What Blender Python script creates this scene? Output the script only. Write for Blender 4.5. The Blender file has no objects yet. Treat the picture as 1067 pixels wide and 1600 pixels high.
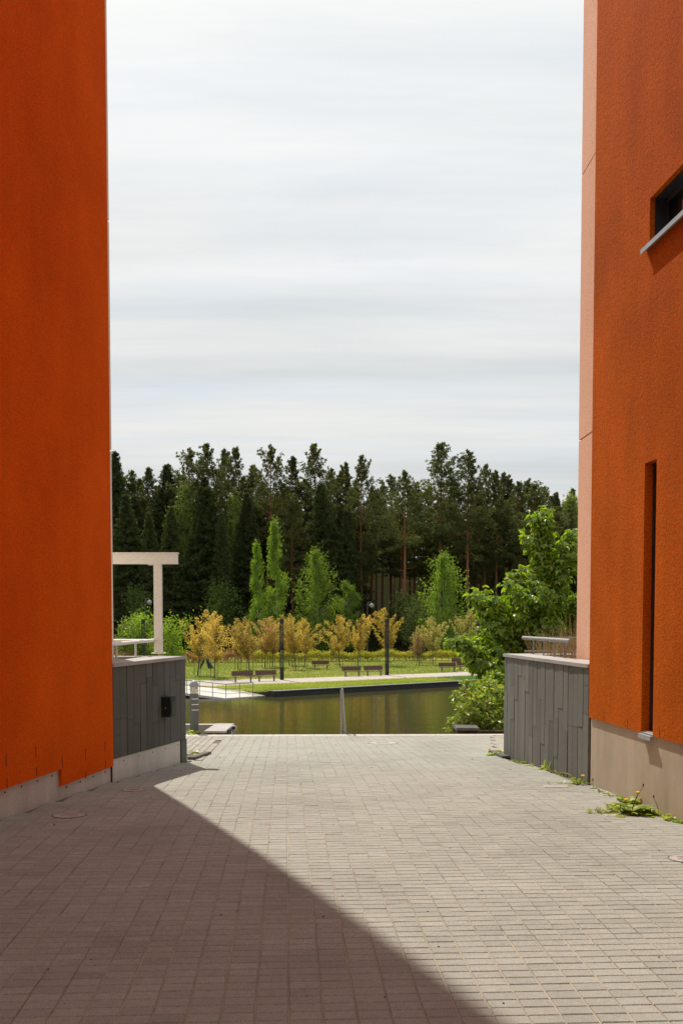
import bpy, bmesh, math, random
import numpy as np
from math import radians as R

# ------------------------------------------------------------------ camera, sky, sun, exposure
scene = bpy.context.scene
scene.render.engine = 'CYCLES'
scene.cycles.use_denoising = True
scene.cycles.max_bounces = 8
scene.cycles.transparent_max_bounces = 8
scene.view_settings.view_transform = 'Standard'
scene.view_settings.look = 'None'
scene.view_settings.exposure = 0.22
scene.view_settings.gamma = 1.0
scene.view_settings.use_curve_mapping = False

F, CX, PY, HZ = 1600.0, 533.5, 1047.0, 967.0          # focal length, centre and horizon, photo pixels
PITCH = math.atan((PY - HZ) / F)
EYE = 1.63
cam_data = bpy.data.cameras.new('camera')
cam = bpy.data.objects.new('camera', cam_data)
scene.collection.objects.link(cam)
cam.location = (0, 0, EYE)
cam.rotation_euler = (math.pi / 2 - PITCH, 0, 0)
cam_data.sensor_fit = 'VERTICAL'
cam_data.sensor_height = 36.0
cam_data.sensor_width = 24.0
cam_data.lens = 36.0 * F / 1600.0
cam_data.shift_y = (PY - 800.0) / 1600.0
cam_data.clip_start = 0.05
cam_data.clip_end = 3000
scene.camera = cam

SUN_AZ, SUN_EL = R(-21.8), R(52.0)                     # azimuth from +Y towards +X
world = bpy.data.worlds.new('World')
scene.world = world
world.use_nodes = True
nt = world.node_tree
nt.nodes.clear()
def N(t, typ, **kw):
    n = t.nodes.new(typ)
    for k, v in kw.items():
        if k == 'inp':
            for kk, vv in v.items(): n.inputs[kk].default_value = vv
        else: setattr(n, k, v)
    return n
def L(t, a, ao, b, bi): t.links.new(a.outputs[ao], b.inputs[bi])
sky = N(nt, 'ShaderNodeTexSky', sky_type='NISHITA', sun_disc=False, sun_elevation=SUN_EL, sun_rotation=SUN_AZ)
bg1 = N(nt, 'ShaderNodeBackground', inp={'Strength': 0.1})
L(nt, sky, 0, bg1, 'Color')
bg2 = N(nt, 'ShaderNodeBackground', inp={'Strength': 1.0})
tc = N(nt, 'ShaderNodeTexCoord')
sep = N(nt, 'ShaderNodeSeparateXYZ'); L(nt, tc, 'Generated', sep, 0)
zmax = N(nt, 'ShaderNodeMath', operation='MAXIMUM', inp={1: 0.0}); L(nt, sep, 'Z', zmax, 0)
zadd = N(nt, 'ShaderNodeMath', operation='ADD', inp={1: 0.10}); L(nt, zmax, 0, zadd, 0)
dx = N(nt, 'ShaderNodeMath', operation='DIVIDE'); L(nt, sep, 'X', dx, 0); L(nt, zadd, 0, dx, 1)
dy = N(nt, 'ShaderNodeMath', operation='DIVIDE'); L(nt, sep, 'Y', dy, 0); L(nt, zadd, 0, dy, 1)
comb = N(nt, 'ShaderNodeCombineXYZ'); L(nt, dx, 0, comb, 0); L(nt, dy, 0, comb, 1)
mp = N(nt, 'ShaderNodeMapping'); mp.inputs['Scale'].default_value = (0.28, 1.0, 1.0); mp.inputs['Rotation'].default_value = (0, 0, R(8))
L(nt, comb, 0, mp, 0)
n1 = N(nt, 'ShaderNodeTexNoise', inp={'Scale': 1.5, 'Detail': 9.0, 'Roughness': 0.6, 'Distortion': 0.5}); L(nt, mp, 0, n1, 'Vector')
cr = N(nt, 'ShaderNodeValToRGB'); L(nt, n1, 0, cr, 0)
cr.color_ramp.elements[0].position = 0.33; cr.color_ramp.elements[0].color = (0.74, 0.74, 0.74, 1)
cr.color_ramp.elements[1].position = 0.56; cr.color_ramp.elements[1].color = (0.99, 0.99, 0.99, 1)
mp2 = N(nt, 'ShaderNodeMapping'); mp2.inputs['Scale'].default_value = (0.25, 1.3, 1.0); mp2.inputs['Location'].default_value = (3.1, 1.7, 0)
L(nt, comb, 0, mp2, 0)
n2 = N(nt, 'ShaderNodeTexNoise', inp={'Scale': 1.2, 'Detail': 9.0, 'Roughness': 0.6}); L(nt, mp2, 0, n2, 'Vector')
cr2 = N(nt, 'ShaderNodeValToRGB'); L(nt, n2, 0, cr2, 0)
cr2.color_ramp.elements[0].position = 0.32; cr2.color_ramp.elements[0].color = (0.60, 0.635, 0.64, 1)
cr2.color_ramp.elements[1].position = 0.62; cr2.color_ramp.elements[1].color = (0.81, 0.815, 0.80, 1)
zr_ = N(nt, 'ShaderNodeMapRange', inp={1: 0.10, 2: 0.52, 3: 0.85, 4: 1.09}); L(nt, zmax, 0, zr_, 0)
mulc = N(nt, 'ShaderNodeMix', data_type='RGBA', blend_type='MULTIPLY'); mulc.inputs[0].default_value = 1.0
nt.links.new(cr2.outputs[0], mulc.inputs[6]); nt.links.new(zr_.outputs[0], mulc.inputs[7])
nt.links.new(mulc.outputs[2], bg2.inputs['Color'])
mixs = N(nt, 'ShaderNodeMixShader')
L(nt, cr, 0, mixs, 0); L(nt, bg1, 0, mixs, 1); L(nt, bg2, 0, mixs, 2)
wo = N(nt, 'ShaderNodeOutputWorld'); L(nt, mixs, 0, wo, 0)

sun_d = bpy.data.lights.new('sun', 'SUN')
sun_d.energy = 4.7
sun_d.angle = R(0.6)
sun_d.color = (1.0, 0.94, 0.84)
sun = bpy.data.objects.new('sun', sun_d)
scene.collection.objects.link(sun)
sun.location = (-20, 40, 60)
sun.rotation_euler = (math.pi / 2 - SUN_EL, 0, math.pi - SUN_AZ)   # shines from ahead on the left

# ------------------------------------------------------------------ helpers
V = lambda *a: np.array(a, float)
def ray(u, v):
    x, y = (u - CX) / F, -(v - PY) / F
    c, s = math.cos(PITCH), math.sin(PITCH)
    return V(x, c + y * s, -s + y * c)
CAM = V(0, 0, EYE)
def at_y(u, v, Y): d = ray(u, v); return CAM + d * (Y / d[1])
def on_z(u, v, z): d = ray(u, v); return CAM + d * ((z - EYE) / d[2])
def on_plane(u, v, p, n): d = ray(u, v); return CAM + d * (np.dot(p - CAM, n) / np.dot(d, n))
def gz(Y):                                              # height of the paved passage: level, then falling to the water
    Y = np.asarray(Y, float)
    q = 0.003 * (np.clip(Y, 4.5, 15) - 4.5) ** 2 + 0.05 * np.clip(Y - 15, 0, 4.2)
    return -q
def on_pave(u, v):
    d = ray(u, v); lo, hi = 0.5, 60.0
    for _ in range(60):
        m = (lo + hi) / 2; p = CAM + d * (m / d[1])
        if p[2] > gz(m): lo = m
        else: hi = m
    return CAM + d * (lo / d[1])
def norm(a): a = np.asarray(a, float); return a / (np.linalg.norm(a) + 1e-12)

COL = scene.collection
class MB:
    def __init__(s): s.v = []; s.f = []; s.n = 0
    def add(s, verts, faces):
        verts = np.asarray(verts, float).reshape(-1, 3)
        s.v.append(verts)
        for f in faces:
            f = np.asarray(f)
            if f.ndim == 1: f = f[None]
            s.f.append(f + s.n)
        s.n += len(verts)
    def hexa(s, p):                                     # 8 corners: 4 below, 4 above
        s.add(p, [np.array([[0, 3, 2, 1], [4, 5, 6, 7], [0, 1, 5, 4], [1, 2, 6, 5], [2, 3, 7, 6], [3, 0, 4, 7]])])
    def box(s, x0, x1, y0, y1, z0, z1):
        s.hexa([(x0, y0, z0), (x1, y0, z0), (x1, y1, z0), (x0, y1, z0), (x0, y0, z1), (x1, y0, z1), (x1, y1, z1), (x0, y1, z1)])
    def bevbox(s, x0, x1, y0, y1, z0, z1, b):           # box with a chamfered top edge
        s.add([(x0, y0, z0), (x1, y0, z0), (x1, y1, z0), (x0, y1, z0), (x0, y0, z1 - b), (x1, y0, z1 - b), (x1, y1, z1 - b), (x0, y1, z1 - b),
               (x0 + b, y0 + b, z1), (x1 - b, y0 + b, z1), (x1 - b, y1 - b, z1), (x0 + b, y1 - b, z1)],
              [np.array([[0, 3, 2, 1], [8, 9, 10, 11]] + [[i, (i + 1) % 4, (i + 1) % 4 + 4, i + 4] for i in range(4)] + [[i + 4, (i + 1) % 4 + 4, (i + 1) % 4 + 8, i + 8] for i in range(4)])])
    def prism(s, poly, z0, z1):
        n = len(poly)
        z0 = [z0] * n if np.isscalar(z0) else z0
        z1 = [z1] * n if np.isscalar(z1) else z1
        vs = [(p[0], p[1], z) for p, z in zip(poly, z0)] + [(p[0], p[1], z) for p, z in zip(poly, z1)]
        s.add(vs, [np.arange(n)[::-1], np.arange(n) + n, np.array([[i, (i + 1) % n, (i + 1) % n + n, i + n] for i in range(n)])])
    def tube(s, pts, rad, n=8, cap=True):
        pts = np.asarray(pts, float); k = len(pts)
        rad = [rad] * k if np.isscalar(rad) else rad
        t = np.gradient(pts, axis=0) if k > 2 else np.array([pts[1] - pts[0]] * 2)
        ref = V(0, 0, 1) if abs(norm(t[0])[2]) < 0.9 else V(1, 0, 0)
        a = np.arange(n) * 2 * math.pi / n
        vs = []
        for p, d, r in zip(pts, t, rad):
            d = norm(d); x = norm(np.cross(ref, d)); y = np.cross(d, x)
            vs.append(p + r * (np.cos(a)[:, None] * x + np.sin(a)[:, None] * y))
        fs = [[i * n + j, i * n + (j + 1) % n, (i + 1) * n + (j + 1) % n, (i + 1) * n + j] for i in range(k - 1) for j in range(n)]
        fl = [np.array(fs)]
        if cap: fl += [np.arange(n)[::-1], np.arange(n) + (k - 1) * n]
        s.add(np.concatenate(vs), fl)
    def lathe(s, c, prof, n=20):
        a = np.arange(n) * 2 * math.pi / n
        vs = [(c[0] + r * math.cos(t), c[1] + r * math.sin(t), c[2] + z) for r, z in prof for t in a]
        k = len(prof)
        fs = [[i * n + j, i * n + (j + 1) % n, (i + 1) * n + (j + 1) % n, (i + 1) * n + j] for i in range(k - 1) for j in range(n)]
        s.add(vs, [np.array(fs), np.arange(n)[::-1], np.arange(n) + (k - 1) * n])
    def leaves(s, c, d, nrm, Ln, W, kind='rhomb', fold=0.12):
        c = np.asarray(c, float); d = np.asarray(d, float); nrm = np.asarray(nrm, float); m = len(c)
        if not m: return
        d = d / (np.linalg.norm(d, axis=1, keepdims=True) + 1e-9)
        side = np.cross(d, nrm); side /= (np.linalg.norm(side, axis=1, keepdims=True) + 1e-9)
        up = np.cross(side, d)
        Ln = np.broadcast_to(np.asarray(Ln, float), (m,))[:, None]; W = np.broadcast_to(np.asarray(W, float), (m,))[:, None]
        def one(dd, ss, l, w):
            vs = np.stack([c, c + dd * l * .5 + ss * w * .5 + up * l * fold, c + dd * l - up * l * fold, c + dd * l * .5 - ss * w * .5 + up * l * fold], 1)
            s.add(vs.reshape(-1, 3), [np.arange(m * 4).reshape(m, 4)])
        if kind == 'rhomb': one(d, side, Ln, W)
        else:
            for a, k in ((-60, .8), (0, 1.), (60, .8)):
                ca, sa = math.cos(R(a)), math.sin(R(a))
                one(d * ca + side * sa, side * ca - d * sa, Ln * k, W * k * .7)
    def build(s, name, mat, parent=None, origin=None, fix=True, smooth=False):
        me = bpy.data.meshes.new(name)
        vs = np.concatenate(s.v) if s.v else np.zeros((0, 3))
        if origin is None and parent is not None: origin = parent.get('_o')
        if origin is not None: vs = vs - np.asarray(list(origin), float)
        me.vertices.add(len(vs)); me.vertices.foreach_set('co', vs.astype(np.float32).ravel())
        sizes = np.concatenate([np.full(len(f), f.shape[1]) for f in s.f]); loops = np.concatenate([f.ravel() for f in s.f])
        me.loops.add(len(loops)); me.loops.foreach_set('vertex_index', loops.astype(np.int32))
        me.polygons.add(len(sizes)); me.polygons.foreach_set('loop_start', np.concatenate([[0], np.cumsum(sizes)[:-1]]).astype(np.int32))
        me.update(calc_edges=True)
        if fix:
            bm = bmesh.new(); bm.from_mesh(me)
            bmesh.ops.recalc_face_normals(bm, faces=bm.faces[:]); bm.to_mesh(me); bm.free()
        me.polygons.foreach_set('use_smooth', np.full(len(me.polygons), bool(smooth)))
        me.materials.append(mat)
        o = bpy.data.objects.new(name, me); COL.objects.link(o)
        if parent is not None:
            o.parent = parent
            if parent.get('_o') is not None: o['_o'] = list(parent['_o'])
        elif origin is not None: o.location = origin
        return o
def tag(o, label=None, cat=None, group=None, kind=None):
    if label: o['label'] = label
    if cat: o['category'] = cat
    if group: o['group'] = group
    if kind: o['kind'] = kind
    return o
def thing(name, label, cat, loc=(0, 0, 0), group=None):
    o = bpy.data.objects.new(name, None); COL.objects.link(o)
    o.location = [float(x) for x in loc]; o.empty_display_size = .2
    o['_o'] = [float(x) for x in loc]
    return tag(o, label, cat, group)
def copy_tree(o, parent=None):
    c = o.copy(); COL.objects.link(c); c.parent = parent
    for ch in list(o.children): copy_tree(ch, c)
    return c

# ------------------------------------------------------------------ materials
def mat(name):
    m = bpy.data.materials.new(name); m.use_nodes = True; t = m.node_tree; t.nodes.clear()
    o = N(t, 'ShaderNodeOutputMaterial'); b = N(t, 'ShaderNodeBsdfPrincipled'); L(t, b, 0, o, 0)
    return m, t, b, o
def pos(t, scale=(1, 1, 1), rot=(0, 0, 0), gen='Position'):
    g = N(t, 'ShaderNodeNewGeometry'); m = N(t, 'ShaderNodeMapping'); m.inputs['Scale'].default_value = scale; m.inputs['Rotation'].default_value = rot
    L(t, g, 'Position', m, 0); return m
def noise(t, vec, scale, detail=4, rough=.55, dist=0.0):
    n = N(t, 'ShaderNodeTexNoise', inp={'Scale': scale, 'Detail': detail, 'Roughness': rough, 'Distortion': dist}); L(t, vec, 0, n, 'Vector'); return n
def ramp(t, src, so, stops):
    r = N(t, 'ShaderNodeValToRGB'); L(t, src, so, r, 0); e = r.color_ramp.elements
    while len(e) < len(stops): e.new(.5)
    for el, (p, c) in zip(e, stops): el.position = p; el.color = (*c, 1) if len(c) == 3 else c
    return r
def mixc(t, fac, a, b, blend='MIX'):
    m = N(t, 'ShaderNodeMix', data_type='RGBA', blend_type=blend)
    for s, i in ((fac, 0), (a, 6), (b, 7)):
        if isinstance(s, tuple) and len(s) == 2 and hasattr(s[0], 'outputs'): t.links.new(s[0].outputs[s[1]], m.inputs[i])
        elif i == 0: m.inputs[0].default_value = s
        else: m.inputs[i].default_value = (*s, 1)
    return (m, 2)
def setc(t, src, b, sock='Base Color'): t.links.new(src[0].outputs[src[1]], b.inputs[sock])
def bump(t, b, h, strength, dist):
    n = N(t, 'ShaderNodeBump', inp={'Strength': strength, 'Distance': dist}); L(t, h[0], h[1], n, 'Height'); L(t, n, 0, b, 'Normal'); return n
def grey(c): return (c, c, c)

def stucco(name, col, dark, grain=1.0, fsc=95, lowg=.52):
    m, t, b, o = mat(name); p = pos(t)
    big = noise(t, p, .55, 5, .6); streak = noise(t, pos(t, (2.2, 2.2, .25)), 1.3, 4, .6); fine = noise(t, p, fsc, 3, .65); mid = noise(t, p, 26, 3, .6)
    c = mixc(t, (ramp(t, big, 0, [(.35, grey(0)), (.7, grey(1))]), 0), col, dark)
    c = mixc(t, (ramp(t, streak, 0, [(.42, grey(0)), (.80, grey(.22 if lowg == .52 else .4))]), 0), c, tuple(x * .72 for x in dark))
    c = mixc(t, .75, c, (ramp(t, fine, 0, [(.34, grey(.52 if lowg == .52 else .46)), (.62, grey(1.12 if lowg == .52 else 1.22))]), 0), 'MULTIPLY')
    setc(t, c, b); b.inputs['Roughness'].default_value = .95; b.inputs['Specular IOR Level'].default_value = .04
    a = N(t, 'ShaderNodeMath', operation='ADD'); L(t, fine, 0, a, 0); L(t, mid, 0, a, 1)
    bump(t, b, (a, 0), .55 * grain, .006)
    return m
M = {}
M['stucco'] = stucco('orange_stucco', (.86, .140, .006), (.66, .096, .003))
M['stucco_w'] = stucco('weathered_orange_stucco', (.60, .125, .007), (.41, .086, .005), 1.5, 75, .75)
M['pink'] = stucco('pink_concrete', (.86, .50, .35), (.79, .45, .31), .25)
M['cream'] = stucco('cream_concrete', (.86, .74, .62), (.80, .68, .56), .25)

def rough_mat(name, c0, c1, scale=8, fine=120, rough=.85, bs=.3, bd=.004, metal=0., stretch=(1, 1, 1), spec=.3, lo=.3, hi=.7):
    m, t, b, o = mat(name); p = pos(t, stretch)
    a = noise(t, p, scale, 5, .6); f = noise(t, pos(t), fine, 3, .6)
    c = mixc(t, (ramp(t, a, 0, [(lo, grey(0)), (hi, grey(1))]), 0), c0, c1)
    c = mixc(t, .6, c, (ramp(t, f, 0, [(.3, grey(.7)), (.7, grey(1.12))]), 0), 'MULTIPLY')
    setc(t, c, b); b.inputs['Roughness'].default_value = rough; b.inputs['Metallic'].default_value = metal; b.inputs['Specular IOR Level'].default_value = spec
    bump(t, b, (f, 0), bs, bd); return m
M['concrete'] = rough_mat('plinth_concrete', (.55, .45, .33), (.38, .31, .225), 1.6, 140, .9, .35, .003, 0, (1.6, 1.6, .45))
M['coping'] = rough_mat('coping_stone', (.42, .40, .375), (.32, .305, .285), 3, 150)
M['kerb'] = rough_mat('kerb_stone', (.50, .46, .41), (.36, .33, .29), 4, 150)
M['galv'] = rough_mat('galvanised_sheet', (.66, .66, .63), (.50, .50, .475), 2.2, 60, .6, .05, .002, .08, (1.5, 1.5, .35), .5)
M['white_paint'] = rough_mat('white_paint', (.80, .80, .765), (.74, .74, .70), 5, 90, .45, .03, .001)
M['black_paint'] = rough_mat('black_paint', (.012, .012, .013), (.018, .018, .02), 5, 90, .45, .05, .001)
M['post_black'] = rough_mat('column_black', (.016, .018, .022), (.024, .026, .03), 3, 50, .5, .05, .001)
M['bollard'] = rough_mat('bollard_grey', (.135, .15, .15), (.105, .118, .118), 5, 80, .5, .05, .001)
M['dome'] = rough_mat('lamp_dome_grey', (.30, .31, .33), (.25, .26, .28), 5, 80, .5, .05, .001)
M['steel'] = rough_mat('stainless_tube', (.34, .33, .31), (.26, .255, .245), 6, 60, .42, .03, .001, .6)
M['frame'] = rough_mat('window_frame', (.03, .034, .038), (.045, .05, .055), 5, 80, .4, .05, .001)
M['sill'] = rough_mat('sill_metal', (.46, .48, .50), (.38, .40, .42), 4, 60, .45, .03, .001, .3)
M['bench_wood'] = rough_mat('bench_wood', (.12, .052, .05), (.085, .036, .035), 6, 80, .6, .1, .002, 0, (.3, 3, 3))
M['bench_metal'] = rough_mat('bench_metal', (.22, .22, .22), (.17, .17, .17), 6, 80, .5)
M['gravel'] = rough_mat('gravel_path', (.44, .375, .33), (.36, .305, .265), 1.2, 25, .95)
M['quay'] = rough_mat('quay_slab', (.52, .49, .45), (.43, .405, .37), .7, 20, .9)
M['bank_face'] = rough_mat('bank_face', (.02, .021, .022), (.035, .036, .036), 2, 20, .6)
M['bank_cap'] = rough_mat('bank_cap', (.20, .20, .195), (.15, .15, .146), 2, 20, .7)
M['sand_ridge'] = rough_mat('joint_sand_ridge', (.43, .365, .27), (.27, .225, .165), 1.5, 160, .98, .3, .002)
M['sand'] = rough_mat('joint_sand', (.17, .14, .105), (.11, .09, .07), 2, 160, .98, .3, .002)  # darker than the ridge sand: shade of the cross joints put into the colour
M['soil'] = rough_mat('soil', (.075, .052, .034), (.045, .032, .022), 3, 40, .98, .6, .02)
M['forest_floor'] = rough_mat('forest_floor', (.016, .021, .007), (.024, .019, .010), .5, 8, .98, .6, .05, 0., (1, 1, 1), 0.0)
M['iron'] = rough_mat('manhole_iron', (.17, .135, .105), (.12, .095, .075), 12, 60, .7, .5, .004)
M['worn_cover'] = rough_mat('pale_cover', (.42, .37, .33), (.30, .26, .23), 12, 60, .8, .5, .004)
M['dark_line'] = rough_mat('dark_joint', (.03, .02, .015), (.02, .014, .01), 12, 60, .9)
M['crack'] = rough_mat('stucco_crack', (.11, .02, .006), (.09, .016, .005), 12, 60, .9)
M['screw'] = rough_mat('screw_dark', (.03, .03, .03), (.02, .02, .02), 12, 60, .5)
M['litter'] = rough_mat('litter', (.05, .035, .022), (.10, .07, .04), 30, 60, .95)
M['bark_brown'] = rough_mat('bark_brown', (.075, .05, .035), (.045, .032, .024), 3, 20, .95, .6, .02, 0, (3, 3, .6))
M['bark_grey'] = rough_mat('bark_grey', (.13, .115, .10), (.08, .07, .06), 3, 20, .95, .5, .01, 0, (3, 3, .6))
M['bark_birch'] = rough_mat('bark_birch', (.45, .43, .40), (.10, .09, .08), 3, 20, .8, .2, .01, 0, (.7, .7, 2.2), .2, .45, .75)
M['flower'] = rough_mat('dandelion_yellow', (.80, .50, .02), (.70, .40, .015), 60, 200, .8)
M['stem'] = rough_mat('plant_stem', (.16, .14, .05), (.12, .08, .04), 60, 200, .8)
M['straw'] = rough_mat('dry_straw', (.42, .33, .18), (.30, .22, .12), 10, 60, .9)

def pine_bark():
    m, t, b, o = mat('pine_bark'); tcn = N(t, 'ShaderNodeTexCoord'); s = N(t, 'ShaderNodeSeparateXYZ'); L(t, tcn, 'Object', s, 0)
    mr = N(t, 'ShaderNodeMapRange', inp={1: 3.0, 2: 11.0}); L(t, s, 2, mr, 0)
    n = noise(t, pos(t, (3, 3, .7)), 3, 5, .7)
    up = mixc(t, (n, 0), (.30, .115, .05), (.19, .072, .034)); lo = mixc(t, (n, 0), (.12, .07, .05), (.06, .04, .03))
    setc(t, mixc(t, (mr, 0), lo, up), b); b.inputs['Roughness'].default_value = .95; bump(t, b, (n, 0), .6, .03); return m
M['bark_pine'] = pine_bark()

def pavers(name, cols, speck=1.0):
    m, t, b, o = mat(name); g = N(t, 'ShaderNodeNewGeometry'); oi = N(t, 'ShaderNodeObjectInfo')
    a = N(t, 'ShaderNodeMath', operation='ADD'); L(t, g, 'Random Per Island', a, 0); L(t, oi, 'Random', a, 1)
    fr = N(t, 'ShaderNodeMath', operation='FRACT'); L(t, a, 0, fr, 0)
    base = ramp(t, fr, 0, [(i / (len(cols) - 1), c) for i, c in enumerate(cols)])
    p = pos(t); big = noise(t, p, .9, 5, .6); fine = noise(t, p, 210, 2, .7); mid = noise(t, p, 28, 4, .6)
    c = mixc(t, .45, (base, 0), (ramp(t, big, 0, [(.28, (.62, .59, .55)), (.5, (.95, .94, .92)), (.72, (1.12, 1.11, 1.1))]), 0), 'MULTIPLY')
    c = mixc(t, .5, c, (ramp(t, mid, 0, [(.3, grey(.8)), (.7, grey(1.1))]), 0), 'MULTIPLY')
    c = mixc(t, .8 * speck, c, (ramp(t, fine, 0, [(.32, grey(.5)), (.66, grey(1.4))]), 0), 'MULTIPLY')
    setc(t, c, b); b.inputs['Roughness'].default_value = .9; b.inputs['Specular IOR Level'].default_value = .25
    ad = N(t, 'ShaderNodeMath', operation='ADD'); L(t, fine, 0, ad, 0); L(t, mid, 0, ad, 1)
    bump(t, b, (ad, 0), .45, .003); return m
M['paver'] = pavers('concrete_paver', [(.272, .268, .234), (.319, .312, .271), (.299, .294, .256), (.336, .326, .283), (.284, .280, .244), (.313, .304, .263)])
M['sett'] = pavers('small_sett', [(.30, .28, .24), (.35, .325, .28), (.29, .268, .23), (.37, .34, .295)])
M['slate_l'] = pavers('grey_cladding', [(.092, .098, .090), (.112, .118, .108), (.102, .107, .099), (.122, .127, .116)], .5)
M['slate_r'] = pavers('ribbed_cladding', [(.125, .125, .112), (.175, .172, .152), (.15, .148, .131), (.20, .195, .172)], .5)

def leaf(name, c0, c1, transl=.45, gloss=.05, clump=.5, c2=None):
    m, t, b, o = mat(name); t.nodes.remove(b)
    g = N(t, 'ShaderNodeNewGeometry'); oi = N(t, 'ShaderNodeObjectInfo')
    r = ramp(t, g, 'Random Per Island', [(0, c0), (.6, c1), (1, c2 or c1)])
    n = noise(t, pos(t), clump, 3, .6)
    c = mixc(t, .55, (r, 0), (ramp(t, n, 0, [(.3, grey(.6)), (.7, grey(1.25))]), 0), 'MULTIPLY')
    mr = N(t, 'ShaderNodeMapRange', inp={3: .82, 4: 1.15}); L(t, oi, 'Random', mr, 0)
    c = mixc(t, 1.0, c, (mr, 0), 'MULTIPLY')
    d = N(t, 'ShaderNodeBsdfDiffuse'); tr = N(t, 'ShaderNodeBsdfTranslucent'); gl = N(t, 'ShaderNodeBsdfGlossy', inp={'Roughness': .42, 'Color': (.9, .9, .9, 1)})
    setc(t, c, d, 'Color'); c2_ = mixc(t, 1.0, c, (1.15, 1.12, .6), 'MULTIPLY'); setc(t, c2_, tr, 'Color')
    m1 = N(t, 'ShaderNodeMixShader', inp={0: transl}); L(t, d, 0, m1, 1); L(t, tr, 0, m1, 2)
    m2 = N(t, 'ShaderNodeMixShader', inp={0: gloss}); L(t, m1, 0, m2, 1); L(t, gl, 0, m2, 2); L(t, m2, 0, o, 0)
    return m
M['pine'] = leaf('pine_needles', (.082, .100, .036), (.125, .142, .050), .40, .015, .30)
M['spruce'] = leaf('spruce_needles', (.058, .078, .027), (.092, .112, .038), .35, .015, .30)
M['birch'] = leaf('birch_leaves', (.16, .26, .024), (.24, .36, .04), .58, .02, .6)
M['bright'] = leaf('spring_leaves', (.17, .24, .03), (.24, .31, .045), .5, .04, .6)
M['bushg'] = leaf('bush_leaves', (.08, .13, .028), (.13, .19, .04), .45, .015, .6)
M['paleg'] = leaf('pale_bush_leaves', (.17, .22, .07), (.24, .29, .09), .45, .015, .6)
M['yellow'] = leaf('yellow_leaves', (.46, .31, .065), (.60, .44, .11), .5, .03, .8, (.46, .39, .09))
M['orange'] = leaf('orange_leaves', (.48, .28, .12), (.57, .38, .14), .5, .03, .8, (.52, .42, .12))
M['palegold'] = leaf('pale_gold_leaves', (.42, .35, .13), (.50, .42, .16), .5, .03, .8, (.34, .36, .12))
M['brownl'] = leaf('brown_leaves', (.20, .105, .05), (.26, .15, .07), .45, .05, .8)
M['maple'] = leaf('maple_leaves', (.13, .24, .010), (.23, .36, .016), .6, .05, 1.5, (.36, .46, .03))
M['shrub'] = leaf('shrub_leaves', (.15, .24, .022), (.26, .36, .035), .5, .04, 4, (.54, .54, .12))
M['hedge_y'] = leaf('golden_hedge_leaves', (.40, .37, .05), (.50, .47, .08), .5, .02, .5, (.32, .33, .06))
M['hedge_p'] = leaf('reddish_hedge_leaves', (.40, .21, .13), (.50, .29, .17), .5, .02, .5, (.40, .30, .12))
M['reed'] = leaf('reed_blades', (.30, .36, .06), (.40, .44, .09), .45, .04, .3, (.24, .32, .05))
M['reed_d'] = leaf('green_reed_blades', (.12, .22, .07), (.17, .28, .09), .45, .04, .3)
M['weed'] = leaf('weed_leaves', (.22, .32, .02), (.34, .43, .035), .5, .04, 8, (.46, .46, .06))
M['grass_blade'] = leaf('lawn_blades', (.16, .22, .03), (.24, .27, .045), .45, .03, .15, (.30, .30, .08))

def lawn_mat():
    m, t, b, o = mat('lawn'); a = noise(t, pos(t, (1, 1, 1)), .16, 5, .6); f = noise(t, pos(t), 3.5, 4, .7)
    c = ramp(t, a, 0, [(.35, (.10, .165, .018)), (.52, (.19, .21, .035)), (.68, (.27, .245, .065))])
    c = mixc(t, .6, (c, 0), (ramp(t, f, 0, [(.3, grey(.65)), (.7, grey(1.2))]), 0), 'MULTIPLY')
    setc(t, c, b); b.inputs['Roughness'].default_value = .95; b.inputs['Specular IOR Level'].default_value = .1
    bump(t, b, (f, 0), .6, .06); return m
M['lawn'] = lawn_mat()
def water_mat():
    m, t, b, o = mat('pond_water'); b.inputs['Base Color'].default_value = (.056, .051, .015, 1); b.inputs['Roughness'].default_value = .04; b.inputs['IOR'].default_value = 1.33
    a = noise(t, pos(t, (1, 1.8, 1)), 2.2, 3, .55); a2 = noise(t, pos(t, (1, 1.6, 1)), .35, 3, .5)
    ad = N(t, 'ShaderNodeMath', operation='ADD'); L(t, a, 0, ad, 0); L(t, a2, 0, ad, 1)
    bump(t, b, (ad, 0), .10, .10); return m
M['water'] = water_mat()
def glass_dark():
    m, t, b, o = mat('dark_window_glass'); b.inputs['Base Color'].default_value = (.006, .007, .008, 1); b.inputs['Roughness'].default_value = .06; return m
M['glass'] = glass_dark()
def clear():
    m, t, b, o = mat('clear_lamp_glass'); b.inputs['Base Color'].default_value = (.85, .84, .78, 1); b.inputs['Roughness'].default_value = .12; b.inputs['Transmission Weight'].default_value = .75; b.inputs['IOR'].default_value = 1.3; return m
M['clear'] = clear()

rng = np.random.default_rng(11)
rnd = random.Random(5)

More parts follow.
